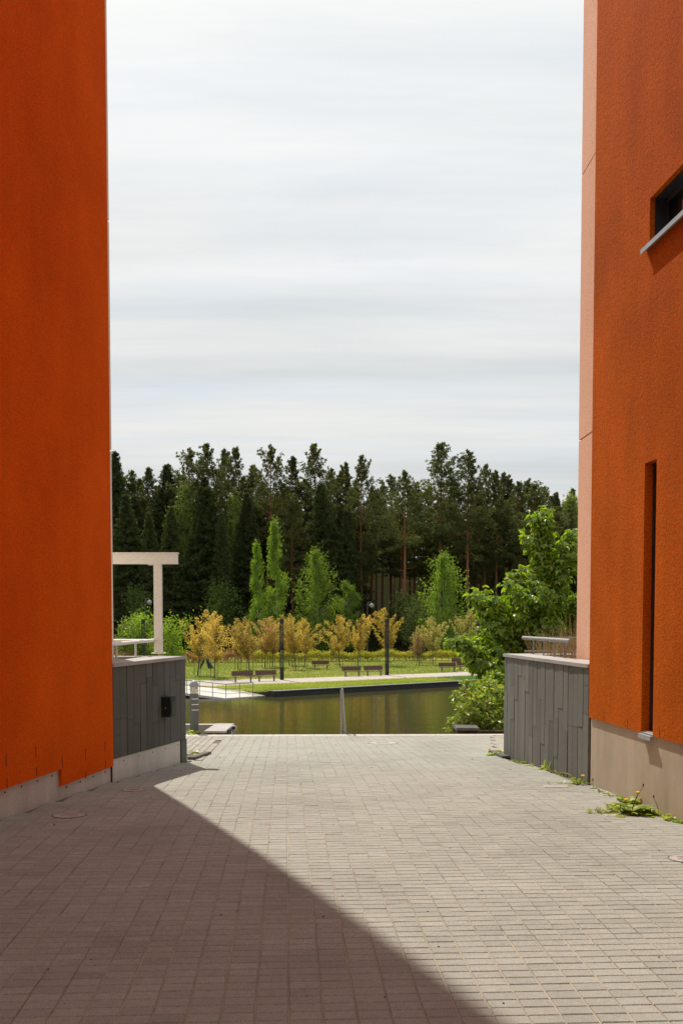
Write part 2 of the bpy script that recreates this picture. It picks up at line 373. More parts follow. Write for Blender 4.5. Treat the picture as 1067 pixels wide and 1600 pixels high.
# ------------------------------------------------------------------ wall frames: s runs from the far corner to the camera, t goes into the wall
class Frame:
    def __init__(s, far, near, n):
        s.O = V(far[0], far[1], 0); u = V(near[0] - far[0], near[1] - far[1], 0); s.len = np.linalg.norm(u); s.u = u / s.len
        q = V(-s.u[1], s.u[0], 0); s.n = q if np.dot(q, n) > 0 else -q
    def P(s, a, z, t=0.0): return s.O + s.u * a - s.n * t + V(0, 0, z)
    def hit(s, u, v, t=0.0):
        p = on_plane(u, v, s.O - s.n * t, s.n); return float(np.dot(p - s.O, s.u)), float(p[2])
    def box(s, mb, a0, a1, z0, z1, t0, t1):
        z0 = (z0, z0) if np.isscalar(z0) else z0; z1 = (z1, z1) if np.isscalar(z1) else z1
        mb.hexa([s.P(a0, z0[0], t0), s.P(a1, z0[1], t0), s.P(a1, z0[1], t1), s.P(a0, z0[0], t1), s.P(a0, z1[0], t0), s.P(a1, z1[1], t0), s.P(a1, z1[1], t1), s.P(a0, z1[0], t1)])
def facade(fr, ss, zs, holes, depth, thick):
    mb = MB()
    inside = lambda a, z: any(h[0] < a < h[1] and h[2] < z < h[3] for h in holes)
    for i in range(len(ss) - 1):
        for j in range(len(zs) - 1):
            if inside((ss[i] + ss[i + 1]) / 2, (zs[j] + zs[j + 1]) / 2): continue
            mb.add([fr.P(ss[i], zs[j]), fr.P(ss[i + 1], zs[j]), fr.P(ss[i + 1], zs[j + 1]), fr.P(ss[i], zs[j + 1])], [[0, 1, 2, 3]])
    for a0, a1, z0, z1 in holes:
        c = [(a0, z0), (a1, z0), (a1, z1), (a0, z1)]
        for k in range(4):
            p, q = c[k], c[(k + 1) % 4]
            mb.add([fr.P(*p), fr.P(*q), fr.P(*q, depth), fr.P(*p, depth)], [[0, 1, 2, 3]])
    a0, a1, z0, z1 = ss[0], ss[-1], zs[0], zs[-1]
    c = [(a0, z0), (a1, z0), (a1, z1), (a0, z1)]
    for k in range(4):
        p, q = c[k], c[(k + 1) % 4]
        mb.add([fr.P(*p), fr.P(*q), fr.P(*q, thick), fr.P(*p, thick)], [[0, 1, 2, 3]])
    return mb
TOP = 14.0
Lf, Ln_ = on_pave(178, 1221), on_pave(0, 1282)
Rf, Rn_ = on_pave(918, 1226), on_pave(1067, 1286)
FL = Frame(Lf, Ln_, V(1, 0, 0)); FR = Frame(Rf, Rn_, V(-1, 0, 0))

# ------------------------------------------------------------------ paved passage
ANG = R(3.05)
E1, E2 = V(math.cos(ANG), math.sin(ANG)), V(-math.sin(ANG), math.cos(ANG))
PW, PD = .1400, .0890
q0 = on_pave(451.5, 1600)[:2]; U0 = float(np.dot(q0, E1)) % PW
def inside_poly(poly, x, y):
    c = np.zeros(len(x), bool); n = len(poly)
    for i in range(n):
        x0, y0 = poly[i]; x1, y1 = poly[(i + 1) % n]
        hit = ((y0 > y) != (y1 > y)) & (x < (x1 - x0) * (y - y0) / (y1 - y0 + 1e-12) + x0); c ^= hit
    return c
bx = lambda u, v: tuple(on_pave(u, v)[:2])
EDGE_L, EDGE_R = on_pave(236, 1149.4), on_pave(770, 1148)
def edge_y(x): return EDGE_L[1] + (EDGE_R[1] - EDGE_L[1]) * (x - EDGE_L[0]) / (EDGE_R[0] - EDGE_L[0])
base = MB()
xs = np.linspace(-9, 9, 25)
ys = np.concatenate([np.linspace(-9, 4, 6), np.linspace(4.5, 15, 24), [16, 17, 18]])
gv, gf = [], []
for j in range(len(ys) + 1):
    for x in xs:
        Y = ys[j] if j < len(ys) else edge_y(x) - .17
        gv.append((x, Y, float(gz(Y)) - .016))
nx = len(xs)
for j in range(len(ys)):
    for i in range(nx - 1): gf.append([j * nx + i, j * nx + i + 1, (j + 1) * nx + i + 1, (j + 1) * nx + i])
base.add(gv, [np.array(gf)])
base.add([(-200, -200, -.4), (200, -200, -.4), (200, -8.9, -.4), (-200, -8.9, -.4)], [[0, 1, 2, 3]])
pavement = base.build('pavement', M['sand'], fix=False)
tag(pavement, kind='structure')
backL = FL.P(22, 0)[:2]; backR = FR.P(22, 0)[:2]
field = [tuple(backL), tuple(FL.P(0, 0, -.01)[:2]), bx(293, 1190), bx(322, 1188), bx(345, 1150), bx(768, 1149), bx(778, 1178), bx(787, 1184), tuple(FR.P(0, 0, -.01)[:2]), tuple(backR)]
def paver_grid(poly, pw, pd, gap_u, gap_v, off, jitter, bev, xr, yr, far_trim=.17):
    iu = np.arange(int(xr[0] / pw) - 2, int(xr[1] / pw) + 2); iv = np.arange(int(yr[0] / pd), int(yr[1] / pd) + 2)
    uu, vv = np.meshgrid(iu * pw + off + pw / 2, iv * pd + pd / 2); uu, vv = uu.ravel(), vv.ravel()
    X = uu * E1[0] + vv * E2[0]; Y = uu * E1[1] + vv * E2[1]
    k = inside_poly(poly, X, Y) & (Y < edge_y(X) - far_trim)
    return uu[k], vv[k], X[k], Y[k]
def paver_mesh(mb, uu, vv, hw, hd, bev, thick, jit):
    n = len(uu); r = rng.normal(0, 1, (n, 4)) * jit
    cu, cv = uu + r[:, 0], vv + r[:, 1]; hz = np.abs(r[:, 2]) * .8; tilt = r[:, 3] * .5
    rows = []
    for (a, b, ins, dz) in [(-1, -1, 0, thick), (1, -1, 0, thick), (1, 1, 0, thick), (-1, 1, 0, thick), (-1, -1, 0, bev), (1, -1, 0, bev), (1, 1, 0, bev), (-1, 1, 0, bev), (-1, -1, bev, 0), (1, -1, bev, 0), (1, 1, bev, 0), (-1, 1, bev, 0)]:
        u = cu + a * (hw - ins); v = cv + b * (hd - ins)
        X = u * E1[0] + v * E2[0]; Y = u * E1[1] + v * E2[1]
        rows.append(np.stack([X, Y, gz(Y) - dz - hz + tilt * a], 1))
    vs = np.stack(rows, 1).reshape(-1, 3)
    f = np.array([[8, 9, 10, 11]] + [[i, (i + 1) % 4, (i + 1) % 4 + 4, i + 4] for i in range(4)] + [[i + 4, (i + 1) % 4 + 4, (i + 1) % 4 + 8, i + 8] for i in range(4)])
    mb.add(vs, [(np.arange(n)[:, None, None] * 12 + f[None]).reshape(-1, 4)])
uu, vv, X, Y = paver_grid(field, PW, PD, 0, 0, U0, 0, 0, (-5, 5), (-3, 20))
near = (Y > 3.93) & (Y < 6.0) & (np.abs(X) < .342 * Y + .05)
order = np.argsort(np.where(near, Y, 99))[:300]
pick = np.zeros(len(Y), bool); pick[order] = True
mb = MB(); paver_mesh(mb, uu[~pick], vv[~pick], PW / 2 - .0029, PD / 2 - .0026, .0035, .03, .0011)
tag(mb.build('paver_field', M['paver'], pavement, fix=False), kind='stuff')
one = MB(); hw, hd = PW / 2 - .0029, PD / 2 - .0026
one.bevbox(-hw, hw, -hd, hd, -.03, 0, .004)
pm = None
for k in np.where(pick)[0]:
    if pm is None:
        o = one.build('paver', M['paver'], pavement); pm = o.data
    else:
        o = bpy.data.objects.new('paver', pm); COL.objects.link(o); o.parent = pavement
    o.location = (float(X[k] + rng.normal(0, .0007)), float(Y[k] + rng.normal(0, .0007)), float(gz(Y[k])) - abs(float(rng.normal(0, .0006))))
    o.rotation_euler = (float(rng.normal(0, .006)), float(rng.normal(0, .005)), ANG + float(rng.normal(0, .003)))
# sand standing higher in the long joints than in the cross joints
mb = MB(); vs_ = np.arange(-2.5, 20, .178); ulist = np.unique(np.round((uu - PW / 2 - U0) / PW).astype(int))
for k in ulist:
    u = k * PW + U0; X0 = u * E1[0] + vs_ * E2[0]; Y0 = u * E1[1] + vs_ * E2[1]
    ok = inside_poly(field, X0, Y0) & (Y0 < edge_y(X0) - .2); idx = np.where(ok)[0]
    if len(idx) < 2: continue
    vv0 = vs_[idx[0]:idx[-1] + 1]; hgt = -.0042 - .004 * np.abs(np.sin(vv0 * 1.7 + k * 2.3)) * (rng.random(len(vv0)) < .7)
    pts = []
    for sgn in (-1, 1):
        uu_ = u + sgn * .0036; Xs = uu_ * E1[0] + vv0 * E2[0]; Ys = uu_ * E1[1] + vv0 * E2[1]; pts.append(np.stack([Xs, Ys, gz(Ys) + hgt], 1))
    m_ = len(vv0); mb.add(np.concatenate(pts), [np.array([[i, m_ + i, m_ + i + 1, i + 1] for i in range(m_ - 1)])])
tag(mb.build('joint_sand', M['sand_ridge'], pavement, fix=False), kind='stuff')
# small setts on both sides of the passage mouth
lp = [bx(293, 1189), bx(321, 1187), bx(344, 1150), bx(150, 1150), (-8, 18.9), (-8, 14.4), (float(bx(293, 1189)[0]) - .1, 14.6)]
rp = [bx(787, 1185), bx(779, 1178), bx(769, 1149.5), (8, 19.6), (8, 15.2), (float(bx(787, 1185)[0]) + .3, 15.2)]
mb = MB()
for poly in (lp, rp):
    a, b, X2, Y2 = paver_grid(poly, .105, .105, 0, 0, .03, 0, 0, (-9, 9), (13, 21))
    paver_mesh(mb, a, b, .0495, .0495, .005, .03, .001)
tag(mb.build('small_sett_field', M['sett'], pavement, fix=False), kind='stuff')
# kerb stones along the drop
kx = np.arange(-8, 8, .75)
for i, x in enumerate(kx):
    x1 = x + .742; mb = MB()
    mb.hexa([(x, edge_y(x) - .165, -.9), (x1, edge_y(x1) - .165, -.9), (x1, edge_y(x1) + .03, -.9), (x, edge_y(x) + .03, -.9)] +
            [(x, edge_y(x) - .165, float(gz(edge_y(x))) + .006), (x1, edge_y(x1) - .165, float(gz(edge_y(x1))) + .006), (x1, edge_y(x1) + .03, float(gz(edge_y(x1))) + .012), (x, edge_y(x) + .03, float(gz(edge_y(x))) + .012)])
    mb.build('kerb_stone', M['kerb'], pavement)
# grit and dead leaf scraps
mb = MB()
n = 75
gx = rng.uniform(-2.6, 2.8, n); gy = 4 + 13 * rng.random(n) ** 1.3
keep = inside_poly(field, gx, gy)
for x, y in zip(gx[keep], gy[keep]):
    r = rng.uniform(.002, .0055) * (1 + y / 14); z = float(gz(y)); a = rng.uniform(0, 6)
    mb.lathe((x, y, z), [(r, 0), (r * .8, r * .5), (r * .2, r * .7)], 5)
tag(mb.build('grit', M['litter']), 'dark specks of grit and dead leaves scattered on the paving', 'grit', kind='stuff')
def manhole(u, v, r, m, label, ring):
    p = on_pave(u, v); p[2] = float(gz(p[1])); t = thing('manhole_cover', label, 'cover', p)
    mb = MB(); mb.lathe(p, [(r * .93, -.02), (r * .93, .003), (r * .90, .005)], 28); mb.build('lid', m, t)
    mb = MB(); mb.lathe(p, [(r, -.02), (r, .002), (r * .985, .004), (r * .955, .004), (r * .95, -.01)], 28); mb.build('rim', ring, t)
    for i in range(3):
        mb = MB(); w = r * .5 * math.cos((i - 1) * .6); y = (i - 1) * r * .4
        mb.box(p[0] - w, p[0] + w, p[1] + y - .006, p[1] + y + .006, p[2] + .004, p[2] + .008); mb.build('rib', m, t)
    t.rotation_euler = (math.atan((float(gz(p[1] + .3)) - float(gz(p[1] - .3))) / .6), 0, 0)
manhole(109, 1274, .150, M['worn_cover'], 'round worn manhole cover in the paving by the stepped metal plinth', M['iron'])
manhole(209, 1234.5, .125, M['worn_cover'], 'small pale cover at the foot of the metal skirting below the dark wall lamp', M['iron'])
manhole(1072, 1342, .125, M['worn_cover'], 'pale cover in the paving in front of the brown concrete plinth', M['iron'])
manhole(598, 1161, .25, M['kerb'], 'round pale manhole cover with a dark rim near the kerb above the pond', M['iron'])
for u, v, w in ((868, 1229.5, .13), (961, 1274, .10)):
    p = on_pave(u, v); z = float(gz(p[1])); mb = MB(); mb.bevbox(p[0] - w, p[0] + w, p[1] - .05, p[1] + .05, z - .02, z + .006, .004)
    tag(mb.build('access_plate', M['worn_cover'], origin=(p[0], p[1], z)), 'small pale access plate set in the paving beside the weeds' if u < 900 else 'small pale access plate under the largest dandelion plant', 'plate')

# ------------------------------------------------------------------ left building
lb = thing('orange_building', 'tall orange stucco building with a stepped metal plinth, in shade', 'building', FL.P(0, 0))
s98, zA = FL.hit(97, 1201); _, zA2 = FL.hit(20, 1229.5); s98b, zB = FL.hit(98, 1231); _, zB2 = FL.hit(178, 1194)
z1 = (zA + zA2) / 2; z2 = (zB + zB2) / 2
mb = MB(); D = 24
out = [(0, z2), (0, TOP), (D, TOP), (D, z1), (s98, z1), (s98, z2)]
n = len(out)
mb.add([FL.P(a, z) for a, z in out] + [FL.P(a, z, .2) for a, z in out], [np.arange(n), np.arange(n)[::-1] + n, np.array([[i, (i + 1) % n, (i + 1) % n + n, i + n] for i in range(n)])])
mb.build('stucco_wall', M['stucco'], lb)
mb = MB(); c0, c1 = FL.P(.06, 0, .06), FL.P(D, 0, .06)
mb.prism([c0[:2], c1[:2], (c1 - FL.n * 9)[:2], (c0 - FL.n * 9)[:2]], -1, TOP - .3); mb.build('core_wall', M['cream'], lb)
# metal skirting sheets
edges = [0.0, s98, s98 + 1.25, s98 + 2.5, s98 + 3.75, s98 + 5.0]
for i in range(len(edges) - 1):
    mb = MB(); a0, a1 = edges[i] + .004, edges[i + 1] - .004
    zt = (z2 if i == 0 else z1) + .05; FL.box(mb, a0, a1, -.6, zt, .030, .036)
    sh = mb.build('metal_sheet', M['galv'], lb)
    for k in range(4):
        a = a0 + (k + .5) * (a1 - a0) / 4; mb = MB(); c = FL.P(a, zt - .09, .03)
        mb.tube([c, c + FL.n * .006], .009, 6); mb.build('screw', M['screw'], sh)
for u, v0, v1 in ((10, 1178, 1198), (11.5, 1216, 1231), (56.5, 1166, 1184), (58, 1199, 1212), (97.8, 1182, 1200), (134, 1169, 1188), (134.5, 1205, 1216), (164.5, 1158, 1175), (165, 1188, 1201)):
    a, za = FL.hit(u, v0); _, zb = FL.hit(u, v1); mb = MB(); FL.box(mb, a - .005, a + .005, zb, za, -.0015, .004); mb.build('wall_slit', M['crack'], lb)
# pale pier set back behind the corner
pe = V(-2.86, 12.88, 0); d = ray(179.6, 1150); pe = V(d[0] / d[1] * 12.88, 12.88, 0)
mb = MB(); zs = [-1, 3.72, 6.52, 9.6, TOP - .2]
pr = norm(V(.05, 1, 0))
for i in range(4):
    mb = MB(); q = pe - pr * 1.75
    mb.prism([pe[:2], (pe + V(-3, .1, 0))[:2], (q + V(-3, 0, 0))[:2], q[:2]], zs[i] + .012, zs[i + 1] - .012); mb.build('pier_panel', M['cream'], lb)
mb = MB(); q = pe - pr * 1.7
mb.prism([(pe + V(-.02, -.02, 0))[:2], (pe + V(-2.9, .05, 0))[:2], (q + V(-2.9, 0, 0))[:2], (q + V(-.02, 0, 0))[:2]], -1, TOP - .25); mb.build('pier_core', M['dark_line'], lb)

# ------------------------------------------------------------------ right building
rb = thing('orange_building', 'tall orange stucco building with dark slit windows and brown concrete plinth, in sun', 'building', FR.P(0, 0))
_, zb0 = FR.hit(918, 1121); _, zb1 = FR.hit(1066, 1163); zb = (zb0 + zb1) / 2
sa0, zt0 = FR.hit(1006.7, 724); sa1, zt1 = FR.hit(1024.8, 717); _, zsl = FR.hit(1001, 1142); sc0, _ = FR.hit(1001, 1142); sc1, _ = FR.hit(1019.5, 1151)
a0, a1 = (sa0 + sc0) / 2, (sa1 + sc1) / 2
slit = (a0, a1, zb - .004, (zt0 + zt1) / 2)
w0, wh = FR.hit(1015, 310); _, wl = FR.hit(1013.5, 386)
win = (w0, w0 + 1.9, wl, wh)
ss = sorted([0, slit[0], slit[1], win[0], win[1], D]); zsl_ = sorted([zb, slit[3], win[2], win[3], TOP])
slit = (slit[0], slit[1], zb, slit[3])
mb = facade(FR, ss, zsl_, [slit, win], .19, .2)
mb.build('stucco_wall', M['stucco_w'], rb)
mb = MB(); c0, c1 = FR.P(.05, 0, .2), FR.P(D, 0, .2)
mb.prism([c0[:2], c1[:2], (c1 - FR.n * 9)[:2], (c0 - FR.n * 9)[:2]], -1, TOP - .3); mb.build('core_wall', M['concrete'], rb)
mb = MB(); FR.box(mb, .012, D, -1, zb + .02, .022, .21); mb.build('concrete_plinth', M['concrete'], rb)
def window(h, nm, fw, dep):
    t0, t1 = dep, dep + .05
    mb = MB(); FR.box(mb, h[0], h[0] + fw, h[2], h[3], t0, t1); FR.box(mb, h[1] - fw, h[1], h[2], h[3], t0, t1)
    FR.box(mb, h[0] + fw, h[1] - fw, h[2], h[2] + fw, t0, t1); FR.box(mb, h[0] + fw, h[1] - fw, h[3] - fw, h[3], t0, t1)
    if nm != 'slit':
        e0, e1, q = .045, t0, .012
        FR.box(mb, h[0] + .001, h[0] + q, h[2] + .012, h[3] - q, e0, e1); FR.box(mb, h[1] - q, h[1] - .001, h[2] + .012, h[3] - q, e0, e1); FR.box(mb, h[0] + .001, h[1] - .001, h[3] - q, h[3] - .001, e0, e1)
    w = mb.build('window', M['frame'], rb)
    mb = MB(); FR.box(mb, h[0] + fw, h[1] - fw, h[2] + fw, h[3] - fw, t0 + .02, t0 + .03); mb.build('pane', M['glass'], w)
    pz, e = (.028, .004) if nm == 'slit' else (.055, .07)
    mb = MB(); FR.box(mb, h[0] - e, h[1] + e, h[2] - .012, h[2] - .004, -pz, .0 if nm != 'slit' else .03)
    FR.box(mb, h[0] + .003, h[1] - .003, h[2] + .002, h[2] + .010, .001, t0); FR.box(mb, h[0] - e, h[1] + e, h[2] - .045, h[2] - .0125, -pz, -pz + .004); mb.build('sill', M['sill'], w)
window(slit, 'slit', .025, .075); window(win, 'ribbon', .05, .13)
for u, v0, v1 in ((943, 1112, 1127), (980, 1124, 1139), (1030, 1140, 1152)):
    a, za = FR.hit(u, v0); mb = MB(); FR.box(mb, a - .004, a + .004, zb + .002, zb + .09, -.0015, .004); mb.build('wall_slit', M['crack'], rb)
# pink concrete pier behind the corner
d = ray(900.2, 1000); pY = 12.62; pp = V(d[0] / d[1] * pY, pY, 0); pr = norm(V(-.02, 1, 0))
for i, (z0, z1_) in enumerate(((-1, 3.80), (3.80, 6.96), (6.96, 10.1), (10.1, TOP - .2))):
    mb = MB(); q = pp - pr * 1.5
    mb.prism([pp[:2], (pp + V(3, .1, 0))[:2], (q + V(3, 0, 0))[:2], q[:2]], z0 + .009, z1_ - .009); mb.build('pier_panel', M['pink'], rb)
mb = MB(); q = pp - pr * 1.45
mb.prism([(pp + V(.02, -.02, 0))[:2], (pp + V(2.9, .05, 0))[:2], (q + V(2.9, 0, 0))[:2], (q + V(.02, 0, 0))[:2]], -1, TOP - .25); mb.build('pier_core', M['dark_line'], rb)

# ------------------------------------------------------------------ terrace walls
ZC = 1.15
def terrace(name, far_px, near_px, n, cols, colw_jit, smat, label, side, plinth=None, cap=.04):
    f, nr = on_pave(*far_px), on_pave(*near_px); fr = Frame(f, nr, n)
    t = thing(name, label, 'wall', fr.P(0, 0)); LN = fr.len + .0; TH = .36
    # core of the return wall along the passage and of the front wall along the water
    mb = MB(); fr.box(mb, .03, LN - .005, -1.5, ZC - cap - .002, .03, TH); mb.build('core', M['concrete'], t)
    # far front wall
    far = fr.P(.0, 0); sd = side
    mb = MB(); mb.prism([far[:2] + V(sd * TH, .03), far[:2] + V(sd * 7, .2), far[:2] + V(sd * 7, -.15), far[:2] + V(sd * TH, -.33)], -1.5, ZC - cap - .002); mb.build('front_core', M['concrete'], t)
    # slabs
    g = .0060; gh = .0016 if smat == 'slate_l' else .0013; a = 0.0
    bot = (lambda a_: float(gz(fr.P(a_, 0)[1])) - .05) if plinth is None else plinth(fr)
    for i in range(cols):
        w = LN / cols; a0_, a1_ = i * w, (i + 1) * w
        zj = [min(bot(a0_), bot(a1_))]; zt = ZC - cap
        cut = sorted(rnd.uniform(zj[0] + .2, zt - .15) for _ in range(rnd.choice((1, 1, 2)) if smat == 'slate_r' else rnd.choice((1, 1, 2, 2))))
        last = None; rows = [None]
        for c in cut:
            if c - (rows[-1] or zj[0]) > .18: rows.append(c)
        rows.append(zt)
        for k in range(len(rows) - 1):
            mb = MB(); pr_ = rnd.uniform(-.003, .003)
            zlo = (bot(a0_), bot(a1_)) if rows[k] is None else (rows[k] + gh, rows[k] + gh)
            zhi = (rows[k + 1] - (gh if k < len(rows) - 2 else .004),) * 2
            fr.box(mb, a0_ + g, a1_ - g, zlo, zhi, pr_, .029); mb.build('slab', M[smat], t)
    mb = MB(); fr.box(mb, .02, LN - .002, -1, ZC - cap - .006, .024, .0295); mb.build('backing', M['dark_line'], t)
    # coping
    mb = MB(); m0 = 0
    npc = 4
    for i in range(npc):
        mb = MB(); fr.box(mb, i * LN / npc - (.012 if i == 0 else -.003), (i + 1) * LN / npc - .001, ZC - cap, ZC, -.018, TH + .02); mb.build('coping', M['coping'], t)
    for i in range(6):
        x0, x1 = TH + .03 + i * 1.1, TH + .03 + (i + 1) * 1.1 - .004
        mb = MB(); mb.prism([far[:2] + V(sd * x0, .05 + .024 * x0), far[:2] + V(sd * x1, .05 + .024 * x1), far[:2] + V(sd * x1, -.36 + .024 * x1), far[:2] + V(sd * x0, -.36 + .024 * x0)], ZC - cap, ZC); mb.build('coping', M['coping'], t)
    return t, fr
FLW = None
def left_bottom(fr):
    # the stone ends on a sloping line above a metal skirt
    b0 = fr.hit(284, 1156.5); b1 = fr.hit(179, 1185.5)
    k = (b1[1] - b0[1]) / (b1[0] - b0[0])
    return lambda a: b0[1] + (a - b0[0]) * k
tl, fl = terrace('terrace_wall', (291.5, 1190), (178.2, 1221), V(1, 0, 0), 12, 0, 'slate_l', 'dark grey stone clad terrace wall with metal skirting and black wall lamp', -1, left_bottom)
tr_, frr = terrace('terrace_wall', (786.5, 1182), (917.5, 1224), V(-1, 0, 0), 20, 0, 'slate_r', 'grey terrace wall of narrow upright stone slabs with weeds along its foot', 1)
# metal skirt of the left wall
lbm = left_bottom(fl); a_c = fl.hit(284, 1156)[0]
mb = MB(); fl.box(mb, a_c + .02, fl.len, (-1, -1), (lbm(a_c) - .006, lbm(fl.len) - .006), .010, .016); sk = mb.build('metal_sheet', M['galv'], tl)
for k in range(5):
    a = a_c + .12 + k * (fl.len - a_c - .2) / 4.5; c = fl.P(a, lbm(a) - .05, .010); mb = MB(); mb.tube([c, c + fl.n * .005], .008, 6); mb.build('screw', M['screw'], sk)
mb = MB(); fl.box(mb, -.012, a_c + .016, -1, lbm(a_c) - .004, -.004, .02); mb.build('corner_strip', M['frame'], tl)

# black wall lamp on the left terrace wall
a0, zt = fl.hit(266, 1090); a1, zbm = fl.hit(254, 1119.5); ac, zc = fl.hit(257, 1104)
wl_ = thing('wall_lamp', 'black box wall lamp on the dark stone clad wall', 'lamp', fl.P(ac, zc))
mb = MB(); fl.box(mb, ac - .10, ac + .10, zc - .125, zc + .125, -.02, .004); mb.build('back_plate', M['black_paint'], wl_)
mb = MB(); fl.box(mb, ac - .085, ac + .085, zc - .12, zc + .12, -.115, -.02); mb.build('housing', M['black_paint'], wl_)
mb = MB(); pts = [fl.P(ac - .06, zc + .06, -.1165), fl.P(ac + .06, zc + .06, -.1165), fl.P(ac + .06, zc - .09, -.1165), fl.P(ac - .06, zc - .09, -.1165)]
mb.hexa([*(p + V(0, 0, 0) for p in pts), *(p + fl.n * .004 for p in pts)]); mb.build('diffuser', M['frame'], wl_)
mb = MB(); c = fl.P(ac + .086, zc - .01, -.05); mb.tube([c, c + fl.u * .003], .008, 8); mb.build('screw', M['flower'], wl_)

# white rails and pergola on the left terrace
pY = 14.18
px = at_y(248, 1000, pY)[0]
pg = thing('pergola', 'white steel pergola beam on a square post above the dark stone terrace wall', 'pergola', (px, pY, ZC))
mb = MB(); mb.box(px - .052, px + .052, pY - .052, pY + .052, ZC, at_y(248, 881, pY)[2]); mb.build('post', M['white_paint'], pg)
zb_, zt_ = at_y(248, 881.5, pY)[2], at_y(248, 865.5, pY)[2]; xr = at_y(278, 870, pY)[0]
mb = MB(); mb.box(xr - 6, xr, pY - .05, pY + .05, zb_ + .001, zt_); mb.build('beam', M['white_paint'], pg)
mb = MB(); mb.box(px - .09, px + .09, pY - .09, pY + .09, ZC, ZC + .012); mb.build('base_plate', M['white_paint'], pg)
mb = MB(); mb.box(px - .13, px + .053, pY - .058, pY + .058, zb_ - .012, zb_); mb.build('head_plate', M['white_paint'], pg)
for dx_, dy_ in ((-.075, -.075), (.075, -.075)):
    mb = MB(); mb.tube([(px + dx_, pY + dy_, ZC + .012), (px + dx_, pY + dy_, ZC + .026)], .008, 6); mb.build('bolt', M['steel'], pg)
mb = MB(); mb.box(xr - 6, xr + .012, pY - .06, pY + .06, zt_ + .001, zt_ + .018); mb.build('top_flange', M['white_paint'], pg)
for k in range(4):
    mb = MB(); xx = xr - .9 - k * 1.4; mb.box(xx - .04, xx + .04, pY + .051, pY + 0.12, zb_ + .02, zt_ - .02); mb.build('bracket', M['white_paint'], pg)
rl = thing('white_railing', 'low white tube railing on the coping of the dark stone terrace wall', 'railing', (px, pY, ZC))
zr = ZC + .185
c_ = lambda a, t=.2: fl.P(a, zr, t)
nearp = fl.P(fl.len - .05, zr, .24)
mb = MB(); mb.tube([V(px - .06, pY, zr), nearp], .024, 10); mb.build('handrail', M['white_paint'], rl)
mb = MB(); mb.tube([V(px - .06, pY, zr - .003), V(px - 5, pY + .12, zr - .003)], .02, 10); mb.build('handrail', M['white_paint'], rl)
for k in (.06, .36, .68, .97):
    p = V(px - .06, pY, zr) * (1 - k) + nearp * k
    if k > .1: mb = MB(); mb.tube([V(p[0], p[1], ZC), p], .014, 8); mb.build('post', M['white_paint'], rl)
for k in range(1, 4):
    x = px - .06 - k * 1.2; y = pY + .12 * k * 1.2 / 5; mb = MB(); mb.tube([V(x, y, ZC), V(x, y, zr)], .013, 8); mb.build('post', M['white_paint'], rl)
# terrace beds
for side, fr, nm in ((-1, fl, 0), (1, frr, 1)):
    far, nearp2 = fr.P(.3, 0, .34), fr.P(fr.len, 0, .34)
    mb = MB(); mb.prism([far[:2], nearp2[:2], (nearp2[0] + side * 6, nearp2[1]), (far[0] + side * 6, far[1])], -.5, .92)
    tag(mb.build('terrace_ground', M['soil']), kind='structure')

# steel rails on the right terrace
zr = 1.365
pf, pn = on_z(817, 996.5, zr), on_z(890, 1001.5, zr)
rr = thing('steel_railing', 'stainless tube railing on the grey terrace wall in front of the dry grass', 'railing', (pf[0], pf[1], ZC))
mb = MB(); mb.tube([pf, pn], .025, 12); mb.build('handrail', M['steel'], rr)
pf2, pe2 = on_z(823, 995, zr), V(pf[0] + 3, pf[1] + .25, zr)
mb = MB(); mb.tube([pf + V(0, 0, -.002), pf + V(.05, .03, -.002), pe2 + V(0, 0, -.002)], .013, 10); mb.build('handrail', M['steel'], rr)
mb = MB(); mb.tube([pf + V(.02, 0, -.19), pe2 + V(0, 0, -.19)], .009, 8); mb.build('lower_rail', M['steel'], rr)
for k in (.25, .48, .70, .90):
    p = pf * (1 - k) + pn * k; mb = MB(); mb.tube([V(p[0], p[1], ZC), V(p[0], p[1], zr)], .009, 8); mb.build('post', M['steel'], rr)
for k in range(1, 5):
    x = pf[0] + k * .62; y = pf[1] + .25 * k * .62 / 3; mb = MB(); mb.tube([V(x, y, ZC - .25), V(x, y, zr)], .008, 8); mb.build('post', M['steel'], rr)
def straw_tuft(x, y, z, n, h, label, m='straw'):
    mb = MB()
    for _ in range(n):
        a = rng.uniform(0, 6.28); tl_ = rng.uniform(.05, .6); hh = h * rng.uniform(.5, 1)
        p0 = V(x + rng.normal(0, .05), y + rng.normal(0, .05), z); d = V(math.cos(a) * tl_, math.sin(a) * tl_, 1)
        p1 = p0 + d * hh * .5; p2 = p1 + (d + V(0, 0, -.25 * tl_)) * hh * .5
        mb.tube([p0, p1, p2], [.004, .003, .0012], 4, False)
    return tag(mb.build('dry_grass', M[m], origin=(x, y, z), fix=False), label, 'dry grass', 'dry grass tufts behind the steel railing')
for i, (u, Yt) in enumerate(((836, 14.6), (851, 14.2), (862, 13.9), (873, 13.6), (882, 14.4), (891, 13.3), (868, 14.9), (897, 14.0))):
    straw_tuft(at_y(u, 1000, Yt)[0] + .05, Yt, .92, 26, .62 if u < 890 else .8, 'straw coloured dry grass tuft in the bed behind the steel railing')

